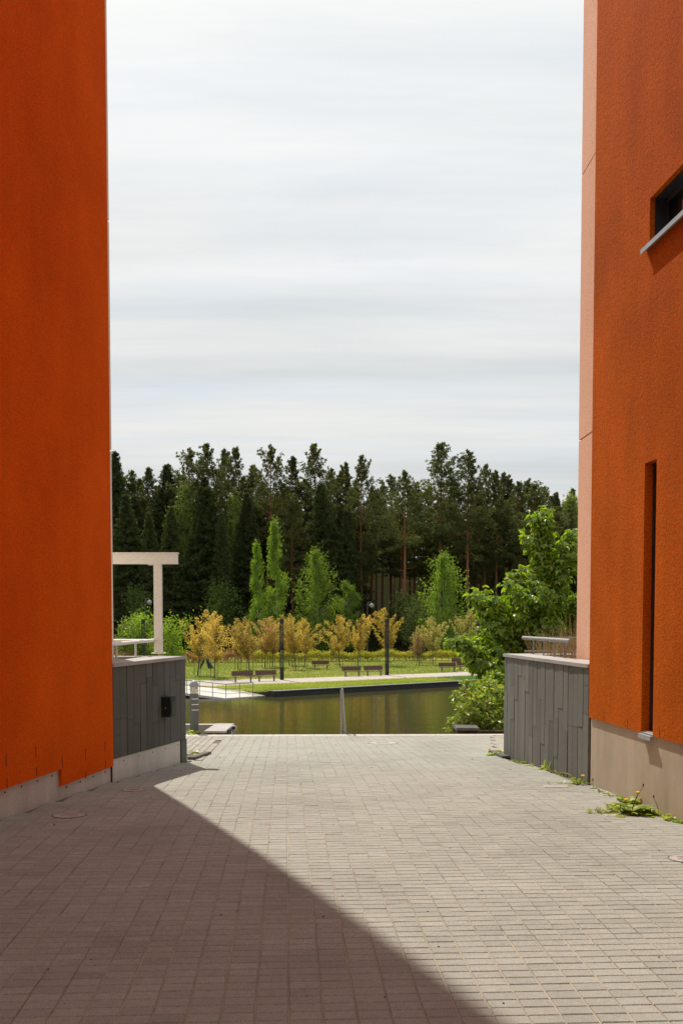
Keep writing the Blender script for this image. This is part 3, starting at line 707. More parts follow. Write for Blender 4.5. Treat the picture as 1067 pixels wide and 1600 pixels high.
# ------------------------------------------------------------------ passage mouth: steps, side blocks, handrail, bollard
ZE = float(gz(19.2))
eL, eR = at_y(352, 1146, 19.4)[0], at_y(712, 1146, 19.4)[0]
ZW = -3.70
st = thing('stone_steps', 'broad concrete steps going down from the kerb to the pond', 'steps', ((eL + eR) / 2, 19.2, ZE))
smesh = None; nst = 20
for i in range(nst):
    y0 = 19.12 + i * .33; z = ZE - .16 * (i + 1)
    mb = MB(); mb.bevbox(eL, eR, y0, y0 + .45, z - .3, z, .01)
    mb.build('step', M['kerb'], st)
for side, (u0, u1), lab in ((-1, (323, 360), 'low block with a pale metal lid at the head of the steps beside the grey bollard lamp'), (1, (711, 747), 'low dark block with a flat slab at the head of the steps beside the leafy shrub')):
    x0, x1 = at_y(u0, 1146, 19.45)[0], at_y(u1, 1146, 19.45)[0]
    t = thing('stair_wall', lab, 'block', ((x0 + x1) / 2, 19.45, ZE))
    zt = at_y(u0, 1131.5, 19.9)[2]
    mb = MB(); mb.box(x0 + .03, x1 - .03, 19.33, 19.95, ZE - .5, zt - .05); mb.build('base', M['soil'] if side > 0 else M['frame'], t)
    mb = MB()
    if side > 0: mb.bevbox(x0, x1, 19.24, 19.97, zt - .055, zt, .012)
    else: mb.hexa([(x0 - .02, 19.22, zt - .10), (x1 - .06, 19.22, zt - .10), (x1 + .02, 19.95, zt - .03), (x0 + .12, 19.95, zt - .03), (x0 - .02, 19.22, zt - .06), (x1 - .06, 19.22, zt - .06), (x1 + .02, 19.95, zt + .01), (x0 + .12, 19.95, zt + .01)])
    mb.build('cap', M['coping'] if side < 0 else M['bark_grey'], t)
    mb = MB(); mb.hexa([(x0 + .1, 19.96, ZE - .8), (x1 - .03, 19.96, ZE - .8), (x1 - .03, 26, -4.2), (x0 + .1, 26, -4.2), (x0 + .1, 19.96, ZE + .02), (x1 - .03, 19.96, ZE + .02), (x1 - .03, 26, -3.3), (x0 + .1, 26, -3.3)]); mb.build('stringer', M['concrete'], t)
# handrail running down the steps
hx = at_y(533.3, 1100, 19.25)[0]; zt = at_y(533, 1078, 19.25)[2]
hr = thing('stair_handrail', 'slim grey steel handrail going down the steps in the middle of the kerb', 'handrail', (hx, 19.25, ZE))
mb = MB(); mb.tube([(hx, 19.25, ZE - .3), (hx, 19.25, zt)], .024, 10); mb.build('post', M['steel'], hr)
mb = MB(); mb.tube([(hx, 19.25, zt), (hx + .02, 19.35, zt + .005), (hx + .13, 23.0, zt - 1.75), (hx + .16, 25.6, zt - 3.0)], .021, 10); mb.build('rail', M['steel'], hr)
for k, y in enumerate((21.3, 23.4, 25.5)):
    z = zt - .485 * (y - 19.35); mb = MB(); x = hx + .02 + .027 * (y - 19.4); mb.tube([(x, y, z - 1.0), (x, y, z)], .02, 8); mb.build('post', M['steel'], hr)
mb = MB(); mb.tube([(hx + .01, 19.25, ZE + .06), (hx + .10, 19.12, ZE + .03), (hx + .17, 19.02, ZE + .02)], .012, 6); mb.build('post_shadow_bar', M['frame'], hr)  # the post's shadow on the ground, modelled as a dark bar

# bollard lamp
bp = at_y(304, 1143, 19.42); bz = bp[2]
bo = thing('bollard_lamp', 'grey cylindrical bollard lamp with a domed cap and clear band', 'bollard', bp)
r = .083
mb = MB(); mb.lathe(bp, [(r + .02, 0), (r + .02, .012), (r, .02), (r, .72), (r * .98, .725)], 28); mb.build('column', M['bollard'], bo, smooth=False)
mb = MB(); mb.lathe(bp, [(r * .88, .726), (r * .92, .80), (r * .92, .855), (r * .8, .86)], 28); mb.build('clear_band', M['clear'], bo)
mb = MB(); mb.lathe(bp, [(r * .35, .727), (r * .35, .80), (r * .25, .84)], 14); mb.build('lamp_insert', M['white_paint'], bo)
mb = MB(); mb.lathe(bp, [(r * 1.06, .862)] + [(r * 1.06 * math.cos(a), .872 + .105 * math.sin(a)) for a in np.linspace(0, 1.5, 9)], 28); mb.build('dome', M['dome'], bo, smooth=True)
for z in (.62, .515, .41):
    mb = MB(); a = np.linspace(R(-115), R(-10), 12)
    for i in range(11):
        p = [bp + V(math.cos(q) * (r + e), math.sin(q) * (r + e), z + h) for h in (0, .014) for q, e in ((a[i], -.002), (a[i + 1], -.002), (a[i + 1], .006), (a[i], .006))]; mb.hexa(p)
    mb.build('slot_trim', M['white_paint'], bo)
fp = at_y(365.5, 1143, 19.5)
fd = thing('floodlight', 'tiny round grey spotlight at the end of the pale lidded block', 'spotlight', (fp[0], 19.5, ZE))
mb = MB(); mb.lathe((fp[0], 19.5, ZE + .03), [(.02, -.2), (.02, 0), (.055, .01), (.06, .07), (.045, .10), (.01, .11)], 16); mb.build('housing', M['dome'], fd, smooth=True)
mb = MB(); mb.tube([(fp[0], 19.45, ZE + .09), (fp[0], 19.43, ZE + .095)], .035, 14); mb.build('lens', M['glass'], fd)
# pale raised edge behind the bollard
mb = MB(); x1 = at_y(345, 1133, 20.05)[0]; zz = at_y(320, 1131.5, 20.1)[2]; mb.box(-7, x1, 20.0, 20.2, ZE - .6, zz); 
tag(mb.build('edging_wall', M['coping'], origin=(x1, 20.1, ZE)), 'pale low edging behind the grey bollard lamp', 'edging')
mb = MB(); x0 = at_y(748, 1143, 19.6)[0]; mb.box(x0, 7, 19.5, 19.62, ZE - .6, ZE + .03)
tag(mb.build('edging_wall', M['soil'], origin=(x0, 19.56, ZE)), 'low dark edging in front of the leafy shrub', 'edging')
# planted banks to the water on both sides of the steps
for side in (-1, 1):
    xa, xb = (-60, eL - .05) if side < 0 else (eR + .05, 60)
    mb = MB(); prof = [(19.02, ZE - .05), (20.0, ZE - .07), (24, -2.2), (29, -4.4), (29, -6), (19.02, -6)]
    for (y0, z0), (y1, z1_) in zip(prof[:4], prof[1:4]): mb.add([(xa, y0, z0), (xb, y0, z0), (xb, y1, z1_), (xa, y1, z1_)], [[0, 1, 2, 3]])
    tag(mb.build('near_bank', M['soil'], fix=False), kind='structure')
# kerb corner pieces by the ends of the terrace walls
for (u, v, du, lab) in ((312, 1183, 13, 'short kerb stone at the corner of the dark clad wall'), (779, 1181, 11, 'short kerb stone at the corner of the narrow slab wall')):
    p, q = on_pave(u - du, v + 4 if u < 500 else v - 5), on_pave(u + du, v - 5 if u < 500 else v + 4)
    dd = norm(q - p); nn = V(-dd[1], dd[0], 0); mb = MB(); h = .035
    mb.hexa([p - nn * .05, q - nn * .05, q + nn * .05, p + nn * .05, p - nn * .05 + V(0, 0, h), q - nn * .05 + V(0, 0, h), q + nn * .05 + V(0, 0, h), p + nn * .05 + V(0, 0, h)])
    tag(mb.build('kerb_piece', M['bark_grey'], origin=p), lab, 'kerb')

# ------------------------------------------------------------------ weeds
def weed(u, v, size, nleaf, label, flowers=0, stems=0, grassy=False, p=None, toward=None):
    if p is None: p = on_pave(u, v); p[2] = float(gz(p[1]))
    t = thing('dandelion' if flowers or stems else 'weed', label, 'weed', p)
    mb = MB(); c, d, nn, ln, w = [], [], [], [], []
    for i in range(nleaf):
        a = rng.uniform(0, 6.28); el = rng.uniform(.12, .95) if not grassy else rng.uniform(.8, 1.45); l = size * rng.uniform(.5, 1)
        dv = V(math.cos(a) * math.cos(el), math.sin(a) * math.cos(el), math.sin(el)); o_ = p + V(rng.normal(0, size * .22), rng.normal(0, size * .18), 0)
        wd = l * (.36 if not grassy else .07); segs = 3; pt = o_.copy(); sdv = norm(np.cross(dv, V(0, 0, 1)))
        pts = []
        for k in range(segs + 1):
            ww = wd * (.35, .85, 1., .08)[k] * .5; pts += [pt - sdv * ww, pt + sdv * ww]
            dv = norm(dv + V(0, 0, -.28)); pt = pt + dv * l / segs
        mb.add(pts, [np.array([[2 * k, 2 * k + 1, 2 * k + 3, 2 * k + 2] for k in range(segs)])])
        if not grassy:
            k = 1 + int(rng.integers(2)); m_ = (pts[2 * k] + pts[2 * k + 1]) / 2
            for s in (-1, 1): c.append(m_); d.append(sdv * s + dv * .7); nn.append(V(0, 0, 1)); ln.append(wd * .8); w.append(wd * .45)
    if c: mb.leaves(c, d, nn, ln, w)
    mb.build('leaves', M['weed'], t, fix=False)
    for k in range(flowers + stems):
        a = rng.uniform(0, 6.28); h = size * rng.uniform(.45, .8) if k < flowers else size * rng.uniform(.9, 1.3)
        top = p + V(math.cos(a) * size * .5, math.sin(a) * size * .4, h)
        mb = MB(); mb.tube([p, p + (top - p) * .5 + V(0, 0, h * .12), top], [.003, .0026, .002], 5); s_ = mb.build('stem', M['stem'], t, fix=False)
        mb = MB()
        if k < flowers: mb.lathe(top, [(.006, -.008), (.019, .004), (.021, .009), (.012, .014)], 12); mb.build('flower', M['flower'], s_)
        else: mb.lathe(top, [(.003, -.004), (.007, .004), (.006, .018), (.003, .022)], 8); mb.build('seed_head', M['litter'], s_)
    return t
for u, v, s_ in ((938, 1237, .07), (952, 1243, .09), (968, 1249, .08), (1018, 1268, .11), (1048, 1281, .10), (1056, 1284, .09)):
    weed(u, v, s_, 16, 'low yellow green weed in the joint along the brown plinth')['group'] = 'low weeds along the plinth'
weed(985, 1271, .23, 60, 'large leafy dandelion plant with a seed stem against the brown concrete plinth', 1, 1)
weed(984, 1254, .20, 34, 'upright weed rising against the plinth behind the large dandelion plant', 0, 0)
weed(965, 1263, .15, 22, 'dandelion with a yellow flower beside the large plant', 1, 0)
weed(935, 1270, .075, 60, 'flat strip of grass tufts growing in the joint beside the dandelions', grassy=True)
weed(921, 1270, .065, 40, 'little grass tuft at the end of the weed strip', grassy=True)
weed(951, 1272, .09, 14, 'small leafy weed between the grass strip and the large dandelion')
weed(1005, 1262, .12, 18, 'leafy weed at the plinth just past the large dandelion')
weed(1030, 1275, .13, 18, 'weed with a dark seed stem under the slit window', 0, 1)
weed(1040, 1279, .07, 12, 'low weed at the plinth foot under the slit window')
weed(1062, 1285, .06, 20, 'green tuft at the plinth foot farthest from the terrace wall')
weed(906, 1225, .14, 18, 'dandelion with a yellow flower where slab wall meets plinth', 1, 0)
weed(926, 1232, .07, 12, 'small weed at the plinth corner', 0, 1)
weed(945, 1240, .05, 14, 'tiny weed halfway along the plinth foot')
weed(890, 1228, .06, 26, 'thin grass tuft in the joint beside the access plate', grassy=True)
weed(878, 1224, .08, 10, 'dark leafed weed beside the access plate')
weed(857, 1225, .045, 20, 'small grass tuft in the paving joint off the slab wall', grassy=True)
for i, (u, v, s_) in enumerate(((804, 1187, .07), (818, 1191, .08), (832, 1195, .08), (848, 1200, .11), (868, 1206, .09), (881, 1209, .10), (900, 1215, .12), (911, 1219, .10))):
    o = weed(u, v + 1.5, s_ * 1.35, 15, 'bright green weed at the foot of the narrow slab wall'); o['group'] = 'weeds along the slab wall'
weed(859, 1204, .17, 22, 'upright grass tuft against the narrow slab wall', grassy=True)
weed(770, 1180, .13, 36, 'spreading weed patch at the end of the narrow slab wall', 1, 0)
weed(779, 1176, .14, 24, 'leafy weed tucked behind the end of the narrow slab wall')
weed(303, 1177, .12, 36, 'leafy weed patch at the end of the dark clad wall', 0, 0)
weed(313, 1183, .07, 18, 'low weed on the kerb by the dark clad wall')
weed(308, 1144, .12, 20, 'small yellowish weed at the foot of the grey bollard lamp', 0, 0, p=at_y(310, 1146, 19.2))
weed(296, 1140, .22, 40, 'leafy clump between the dark clad wall and the bollard lamp', 0, 0, p=at_y(296, 1145, 19.1))
weed(335, 1150, .06, 14, 'little weed in front of the pale lidded block', 0, 0, p=at_y(335, 1148, 19.0))

# ------------------------------------------------------------------ pond and park
ZP = -3.40
ze = -3.45
mb = MB(); mb.add([(-250, 18.5, ZW), (250, 18.5, ZW), (250, 140, ZW), (-250, 140, ZW)], [[0, 1, 2, 3]])
tag(mb.build('water', M['water'], fix=False), kind='structure')
mb = MB(); mb.add([(-250, 18, -5.4), (250, 18, -5.4), (250, 160, -5.4), (-250, 160, -5.4)], [[0, 1, 2, 3]])
tag(mb.build('pond_bed', M['soil'], fix=False), kind='structure')
b0, b1, b2 = on_z(380, 1075.5, ZP + .1), on_z(430, 1080, ZP + .1), on_z(757, 1062, ZP + .1)
bd = norm(V(*(b2 - b1)[:2], 0)); bn = V(-bd[1], bd[0], 0)
b3 = b1 + bd * 95
shore = [V(-220, 70, 0), on_z(150, 1066, ZP), on_z(300, 1071.5, ZP), b0, b1, b3]
mb = MB()
poly = [p[:2] for p in shore] + [V(220, 150), V(-220, 150)]
mb.add([(p[0], p[1], ZP) for p in poly], [np.arange(len(poly))])
tag(mb.build('lawn', M['lawn'], fix=True), kind='structure')
def strip(p, q, w, z0, z1):
    d = norm(V(*(q - p)[:2], 0)); nn = V(-d[1], d[0], 0); m_ = MB()
    m_.hexa([V(*p[:2], z0), V(*q[:2], z0), V(*(q + nn * w)[:2], z0), V(*(p + nn * w)[:2], z0), V(*p[:2], z1), V(*q[:2], z1), V(*(q + nn * w)[:2], z1), V(*(p + nn * w)[:2], z1)]); return m_
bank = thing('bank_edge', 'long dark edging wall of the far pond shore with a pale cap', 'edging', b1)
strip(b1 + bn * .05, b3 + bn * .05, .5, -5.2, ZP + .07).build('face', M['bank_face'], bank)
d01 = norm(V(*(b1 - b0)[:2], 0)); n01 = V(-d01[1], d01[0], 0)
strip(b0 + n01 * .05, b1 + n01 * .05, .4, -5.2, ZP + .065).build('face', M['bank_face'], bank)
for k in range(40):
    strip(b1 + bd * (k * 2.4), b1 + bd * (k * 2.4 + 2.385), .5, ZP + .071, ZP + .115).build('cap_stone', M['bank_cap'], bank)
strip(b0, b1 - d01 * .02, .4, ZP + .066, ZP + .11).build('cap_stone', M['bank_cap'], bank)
# quay ramp dipping to the water
qt = [on_z(427, 1085.8, ZW + .03), on_z(352, 1091, ZW + .10), on_z(293, 1083.5, ZW + .28), on_z(150, 1069, ZW + .42), on_z(150, 1065.5, ZP - .01), on_z(300, 1071, ZP - .01), on_z(381, 1075.5, ZP - .01)]
mb = MB(); nq = len(qt); cq = sum(qt) / nq
mb.add(qt + [q - V(0, 0, .16) for q in qt], [np.array([[i, (i + 1) % nq, (i + 1) % nq + nq, i + nq] for i in range(nq)])])
mb.add(qt, [[0, 1, 6], [1, 5, 6], [1, 2, 5], [2, 3, 4], [2, 4, 5]])
tag(mb.build('quay', M['quay']), kind='structure')
lower = [(150, 1066), (300, 1071), (381, 1074.8), (396, 1072.5), (460, 1070.3), (600, 1064.3), (740, 1058.3), (880, 1052.6), (1100, 1044.5)]
upper = [(1100, 1038.5), (880, 1045), (740, 1049.6), (600, 1055), (460, 1060.3), (394, 1061.5), (340, 1063), (293, 1064.5)]
path = [on_z(u, v, ZP)[:2] for u, v in lower + upper] + [V(-60, 92)]
mb = MB(); mb.add([(p[0], p[1], ZP + .012) for p in path], [np.arange(len(path))])
tag(mb.build('path', M['gravel'], fix=True), kind='structure')
# reed strip between the bank and the path
def blades(name, polyf, n, h, w, m, label, cat, seed, z=ZP):
    r = np.random.default_rng(seed); pts = polyf(r, n); k = len(pts)
    a = r.uniform(0, 6.28, k); lean = r.uniform(0, .45, k)
    d = np.stack([np.cos(a) * lean, np.sin(a) * lean, np.ones(k)], 1); nr_ = np.stack([np.sin(a), -np.cos(a), np.zeros(k)], 1) * .6 + r.normal(0, .4, (k, 3))
    c = np.concatenate([pts, np.full((k, 1), z)], 1); mb = MB(); mb.leaves(c, d, nr_, r.uniform(.55, 1.1, k) * h, w, fold=.05)
    return tag(mb.build(name, M[m], fix=False), label, cat, kind='stuff')
lowl = [on_z(u, v, ZP) for u, v in lower[3:]]
def reed_poly(x0, x1):
    def f(r, n):
        s = r.uniform(x0, x1, n); p = b1[None, :2] + bd[None, :2] * s[:, None]
        ux = np.array([q[0] for q in lowl]); uy = np.array([q[1] for q in lowl])
        t = r.random(n)[:, None]
        # far border: path lower edge at the same along-bank station
        al = np.array([np.dot(q - b1, bd) for q in lowl]); ac = np.array([np.dot(q - b1, bn) for q in lowl])
        wid = np.interp(s, al, ac)[:, None]
        return p + bn[None, :2] * (.62 + t * np.maximum(wid - .75, .3))
    return f
split = float(np.dot(on_z(702, 1064, ZP) - b1, bd))
blades('reed_bed', reed_poly(-1.0, split), 26000, .27, .035, 'reed', 'yellow green reed grass between the pond edging and the gravel path', 'grass', 3)
blades('reed_bed', reed_poly(split, split + 26), 20000, .27, .035, 'reed_d', 'blue green reed grass at the end of the pond edging', 'grass', 4)
def lawn_poly(r, n):
    x = r.uniform(-34, 34, n); y = 84 + 40 * r.random(n) ** 1.0
    up = [on_z(u, v, ZP) for u, v in upper]; ux = np.array([q[0] for q in up])[::-1]; uy = np.array([q[1] for q in up])[::-1]
    o_ = np.argsort(ux); k = y > np.interp(x, ux[o_], uy[o_]) + .1
    return np.stack([x, y], 1)[k]
blades('lawn_grass', lawn_poly, 60000, .12, .06, 'grass_blade', 'short lawn grass behind the gravel path', 'grass', 6)
# quay railing
railing = thing('quay_railing', 'slim grey railing along the pale quay slab across the pond', 'railing', qt[1])
bases = []
for u in (250, 271, 291.5, 311.5, 332, 352.5, 373, 394):
    fx = np.array([q[0] for q in qt[:4]]) / np.array([q[1] for q in qt[:4]]) * F + CX
    k = np.argsort(fx); bases.append(np.array([np.interp(u, fx[k], np.array([q[m_] for q in qt[:4]])[k]) for m_ in range(3)]))
tops = []
for p in bases:
    q = V(p[0], p[1] + .12, p[2]); tq = q + V(0, 0, .92); tops.append(tq); mb = MB(); mb.tube([q, tq], .025, 6); mb.build('post', M['bench_metal'], railing)
mb = MB(); mb.tube(tops, .035, 8); mb.build('top_rail', M['dome'], railing)
for h in (.32, .64):
    mb = MB(); mb.tube([p - V(0, 0, h) for p in tops], .014, 6); mb.build('wire', M['bench_metal'], railing)

# benches
def make_bench():
    t = thing('park_bench', '', 'bench'); w = .88
    for i in range(3):
        mb = MB(); y = -.44 + i * .145; mb.bevbox(-w, w, y, y + .13, .425, .462, .008); mb.build('seat_slat', M['bench_wood'], t)
    for i in range(3):
        mb = MB(); z = .52 + i * .125; y = .03 + i * .035
        mb.hexa([(-w, y, z), (w, y, z), (w, y + .035, z - .008), (-w, y + .035, z - .008), (-w, y + .03, z + .115), (w, y + .03, z + .115), (w, y + .065, z + .107), (-w, y + .065, z + .107)]); mb.build('back_slat', M['bench_wood'], t)
    for x in (-.62, .62):
        mb = MB(); mb.box(x - .03, x + .03, -.40, .05, .375, .424); mb.box(x - .03, x + .03, -.30, -.24, 0, .374); mb.box(x - .03, x + .03, -.05, .01, 0, .374)
        mb.hexa([(x - .03, .045, .43), (x + .03, .045, .43), (x + .03, .10, .43), (x - .03, .10, .43), (x - .03, .17, .90), (x + .03, .17, .90), (x + .03, .20, .90), (x - .03, .20, .90)]); mb.build('leg', M['bench_metal'], t)
    return t
bench0 = make_bench()
BL = [((379.5, 1066), 'brown slatted bench by the gravel path, on the quay side of the tall column lamp', 20), ((416, 1064.5), 'brown slatted bench right beside the tall column lamp near the quay', 20),
      ((549.5, 1057), 'brown slatted bench of the pair on the path nearer the lone lawn bench', 20), ((583.5, 1056), 'brown slatted bench of the pair beside the slim column lamp away from the quay', 20),
      ((501, 1046.3), 'brown slatted bench standing alone on the lawn among yellow trees', 14), ((699, 1050), 'brown slatted bench on the path in the group of three by the green maple', 16),
      ((718, 1041.5), 'brown slatted bench set back on the lawn behind the group near the maple', 14), ((727, 1047.8), 'brown slatted bench half hidden by the green maple leaves', 16)]
for i, ((u, v), lab, rz) in enumerate(BL):
    o = bench0 if i == 0 else copy_tree(bench0)
    p = on_z(u, v, ZP); o.location = (p[0], p[1], ZP); o.rotation_euler = (0, 0, R(rz)); o['label'] = lab; o['group'] = 'brown benches in the park'
# column lamps
def make_column():
    t = thing('column_lamp', '', 'lamp'); h = 5.0; w = .15
    mb = MB(); mb.bevbox(-w, w, -w, w, 0, 1.05, .01); mb.build('base', M['post_black'], t)
    mb = MB(); mb.bevbox(-w, w, -w, w, 4.62, 5.0, .01); mb.build('head', M['post_black'], t)
    for x, y in ((-1, -1), (1, -1), (1, 1), (-1, 1)):
        mb = MB(); mb.box(x * .12 - .03, x * .12 + .03, y * .12 - .03, y * .12 + .03, 1.051, 4.619); mb.build('upright', M['post_black'], t)
    mb = MB(); mb.tube([(0, 0, 1.06), (0, 0, 4.61)], .032, 8); mb.build('inner_tube', M['post_black'], t)
    mb = MB(); mb.box(-w + .01, w - .01, -w + .01, w - .01, 2.72, 2.9); mb.build('middle_ring', M['post_black'], t)
    return t
col0 = make_column()
CLM = [((440.5, 1062.3), 'tall black column lamp beside the two benches near the quay', 0), ((604.5, 1055), 'tall black column lamp beside the pair of benches on the straight path', 0),
       ((225, 1062), 'tall black column lamp seen beyond the white terrace railing', 0), ((748, 1050), 'tall black column lamp half hidden behind the green maple', 0)]
for i, ((u, v), lab, _) in enumerate(CLM):
    o = col0 if i == 0 else copy_tree(col0); p = on_z(u, v, ZP)
    o.location = (p[0], p[1], ZP); o.rotation_euler = (0, 0, R(12)); o['label'] = lab; o['group'] = 'column lamps along the park path'
# globe street lamps
def make_street():
    t = thing('street_lamp', '', 'lamp')
    mb = MB(); mb.tube([(0, 0, 0), (0, 0, 5.6), (0, 0, 6.3)], [.07, .05, .045], 10); mb.build('pole', M['bark_grey'], t)
    mb = MB(); mb.tube([(0, 0, 6.3), (.12, 0, 6.62), (.42, 0, 6.6), (.5, 0, 6.45)], .03, 8); mb.build('arm', M['bench_metal'], t)
    mb = MB(); mb.lathe((.5, 0, 6.05), [(.10, 0), (.24, .04), (.30, .16), (.22, .32), (.06, .42)], 16); hd = mb.build('head', M['dome'], t, smooth=True)
    mb = MB(); mb.lathe((.5, 0, 6.0), [(.05, -.02), (.16, .0), (.2, .05)], 14); mb.build('lens', M['clear'], hd)
    return t
sl0 = make_street()
for i, (u, v, Yl, lab) in enumerate(((574, 945, 122, 'grey street lamp with a round head behind the yellow trees'), (227, 940, 118, 'grey street lamp with a round head seen beneath the white pergola beam'))):
    o = sl0 if i == 0 else copy_tree(sl0); p = at_y(u, v, Yl); o.location = (p[0], Yl, p[2] - 6.3); o['label'] = lab
    zf = ZP - p[2] + 6.3
    o.scale = (1, 1, (p[2] - ZP) / 6.3); o.location = (p[0], Yl, ZP)
# black leaning slabs on the lawn
p = on_z(321.5, 1044.5, ZP)
sc = thing('sculpture', 'pair of black slabs leaning together on the lawn', 'sculpture', (p[0], p[1], ZP))
for s_ in (-1, 1):
    mb = MB(); x0, x1 = p[0] + s_ * .30, p[0] + s_ * .62; tx = p[0] + s_ * .12
    mb.hexa([V(x0 - .2 * (s_ < 0), p[1] - .3, ZP), V(x1 + .2 * (s_ > 0), p[1] - .3, ZP), V(x1 + .2 * (s_ > 0), p[1] + .3, ZP), V(x0 - .2 * (s_ < 0), p[1] + .3, ZP),
             V(tx - .10, p[1] - .15, ZP + .95), V(tx + .10, p[1] - .15, ZP + .95), V(tx + .10, p[1] + .15, ZP + .95), V(tx - .10, p[1] + .15, ZP + .95)]); mb.build('slab', M['post_black'], sc)

# ------------------------------------------------------------------ hedges
def hedge(pa, pb, h, w, n, m, label, seed, ls=.2):
    r = np.random.default_rng(seed); pa, pb = on_z(*pa, ZP), on_z(*pb, ZP); ln = np.linalg.norm(pb - pa); d = (pb - pa) / ln; nn = V(-d[1], d[0], 0)
    t = thing('hedge', label, 'hedge', pa)
    s = r.uniform(0, ln, n); prof = h * (.85 + .12 * np.sin(s * 2.1) + .10 * np.sin(s * .83 + 1) + .08 * r.normal(0, 1, n)); ph = r.uniform(0, math.pi, n); rr_ = r.uniform(.7, 1.05, n)
    y = np.cos(ph) * w * .5 * rr_; z = np.clip(np.sin(ph), 0, 1) ** .5 * prof * rr_
    c = pa[None] + d[None] * s[:, None] + nn[None] * y[:, None] + np.array([0, 0, 1])[None] * z[:, None]
    dv = r.normal(0, .8, (n, 3)) + np.array([0, 0, .6]) - nn[None] * .3; mb = MB(); mb.leaves(c, dv, r.normal(0, 1, (n, 3)), r.uniform(.6, 1.2, n) * ls, ls * .55)
    mb.build('foliage', M[m], t, fix=False)
    mb = MB()
    for k in np.arange(.4, ln, .8):
        b = pa + d * k; mb.tube([b, b + V(r.normal(0, .1), r.normal(0, .1), h * .7)], [.03, .012], 4)
    mb.build('stems', M['bark_brown'], t, fix=False)
    return t
hedge((150, 1037.5), (402, 1034.8), 1.3, 1.6, 9000, 'hedge_p', 'reddish brown low hedge along the back of the lawn', 21)
hedge((398, 1035.0), (600, 1033), 1.25, 1.6, 9000, 'hedge_y', 'golden green low hedge along the back of the lawn', 22)
hedge((600, 1033), (790, 1030.2), 1.2, 1.6, 9000, 'hedge_y', 'golden green low hedge behind the benches near the maple', 23)

# ------------------------------------------------------------------ trees
def rdir(r, n): a = r.normal(0, 1, (n, 3)); return a / np.linalg.norm(a, axis=1, keepdims=True)
def conifer(r, H, zb, Rm, kind, dens=1.0):
    trunk, crown = MB(), MB()
    sway = r.normal(0, .25, 2); zz = np.linspace(0, H, 9); r0 = H * .0105
    tp = lambda z: V(sway[0] * math.sin(z / H * 2.6), sway[1] * math.sin(z / H * 3.1), z)
    trunk.tube([tp(z) for z in zz], [r0 * (1 - .93 * (z / H) ** 1.1) for z in zz], 8)
    C, Dv, Lg = [], [], []; ph_ = r.uniform(0, 6.28)
    z = zb
    while z < H - .15:
        t = (z - zb) / (H - zb)
        nb = int(r.integers(4, 7)) if kind == 'pine' else int(r.integers(6, 9))
        a0 = r.uniform(0, 6.28); lump = r.uniform(.62, 1.3) if kind == 'pine' else 1.0
        for b in range(nb):
            if kind == 'pine' and t < .85 and r.random() < .15: continue
            az = a0 + b * 6.283 / nb + r.normal(0, .3)
            if kind == 'pine':
                Lb = Rm * (1 - t) ** .82 * (.5 + .5 * min(1, t * 3.2)) * r.uniform(.6, 1.25) * lump * (1 + .28 * math.sin(az + ph_)) + .42 * (1 - t) + .16; el = R(-6 + 72 * t ** 1.3 + r.normal(0, 10)); curl = .4
            else:
                Lb = Rm * (1 - t) ** .85 * r.uniform(.75, 1.15) + .2; el = R(-16 + 40 * t ** 2 + r.normal(0, 6)); curl = .15
            d = V(math.cos(az) * math.cos(el), math.sin(az) * math.cos(el), math.sin(el)); p0 = tp(z); k = max(3, int(Lb / .5))
            pts = [p0 + d * Lb * s + V(0, 0, curl * Lb * s * s * .6) for s in np.linspace(0, 1, k)]
            trunk.tube(pts[:: max(1, k // 3)] if k > 3 else pts, [.028 * (1 - .3 * q) for q in range(len(pts[:: max(1, k // 3)] if k > 3 else pts))], 3, False)
            nt_ = int((Lb / .17 + 2) * dens); s = (.22 + .78 * r.random(nt_) ** .8) if kind == 'pine' else (.1 + .9 * r.random(nt_))
            base = p0[None] + d[None] * (Lb * s)[:, None]; base[:, 2] += curl * Lb * s * s * .6
            sd = V(-math.sin(az), math.cos(az), 0); lat = r.uniform(-1, 1, nt_) * (.42 if kind == 'pine' else .34) * Lb * (1.05 - s * .65)
            base = base + sd[None] * lat[:, None]
            if kind == 'pine': base[:, 2] += r.normal(.05, .10, nt_)
            else: base[:, 2] -= np.abs(r.normal(0, .16, nt_)) + np.abs(lat) * .25
            C.append(base); Dv.append(np.repeat((d + sd * 0)[None], nt_, 0)); Lg.append(np.full(nt_, (.44 - .15 * t) if kind == 'pine' else .40 - .15 * t))
        z += r.uniform(.40, .95) * (1.1 if kind == 'pine' else .62) * (1 - .4 * t)
    C = np.concatenate(C); Dv = np.concatenate(Dv); Lg = np.concatenate(Lg)
    m = 10
    c = np.repeat(C, m, 0); d = np.repeat(Dv, m, 0) * .45 + rdir(r, len(c)) * .85 + np.array([0, 0, .45 if kind == 'pine' else -.25])
    crown.leaves(c + rdir(r, len(c)) * .07, d, rdir(r, len(c)), np.repeat(Lg, m) * r.uniform(.65, 1.15, len(c)), .095 if kind == 'pine' else .09, fold=.03)
    # dead lower limbs on pines
    if kind == 'pine':
        for _ in range(9):
            z = r.uniform(zb * .45, zb); az = r.uniform(0, 6.28); l = r.uniform(.6, 2.0); p = tp(z)
            trunk.tube([p, p + V(math.cos(az) * l * .6, math.sin(az) * l * .6, .05), p + V(math.cos(az) * l, math.sin(az) * l, .25 * l)], [.03, .02, .008], 4, False)
    return trunk, crown
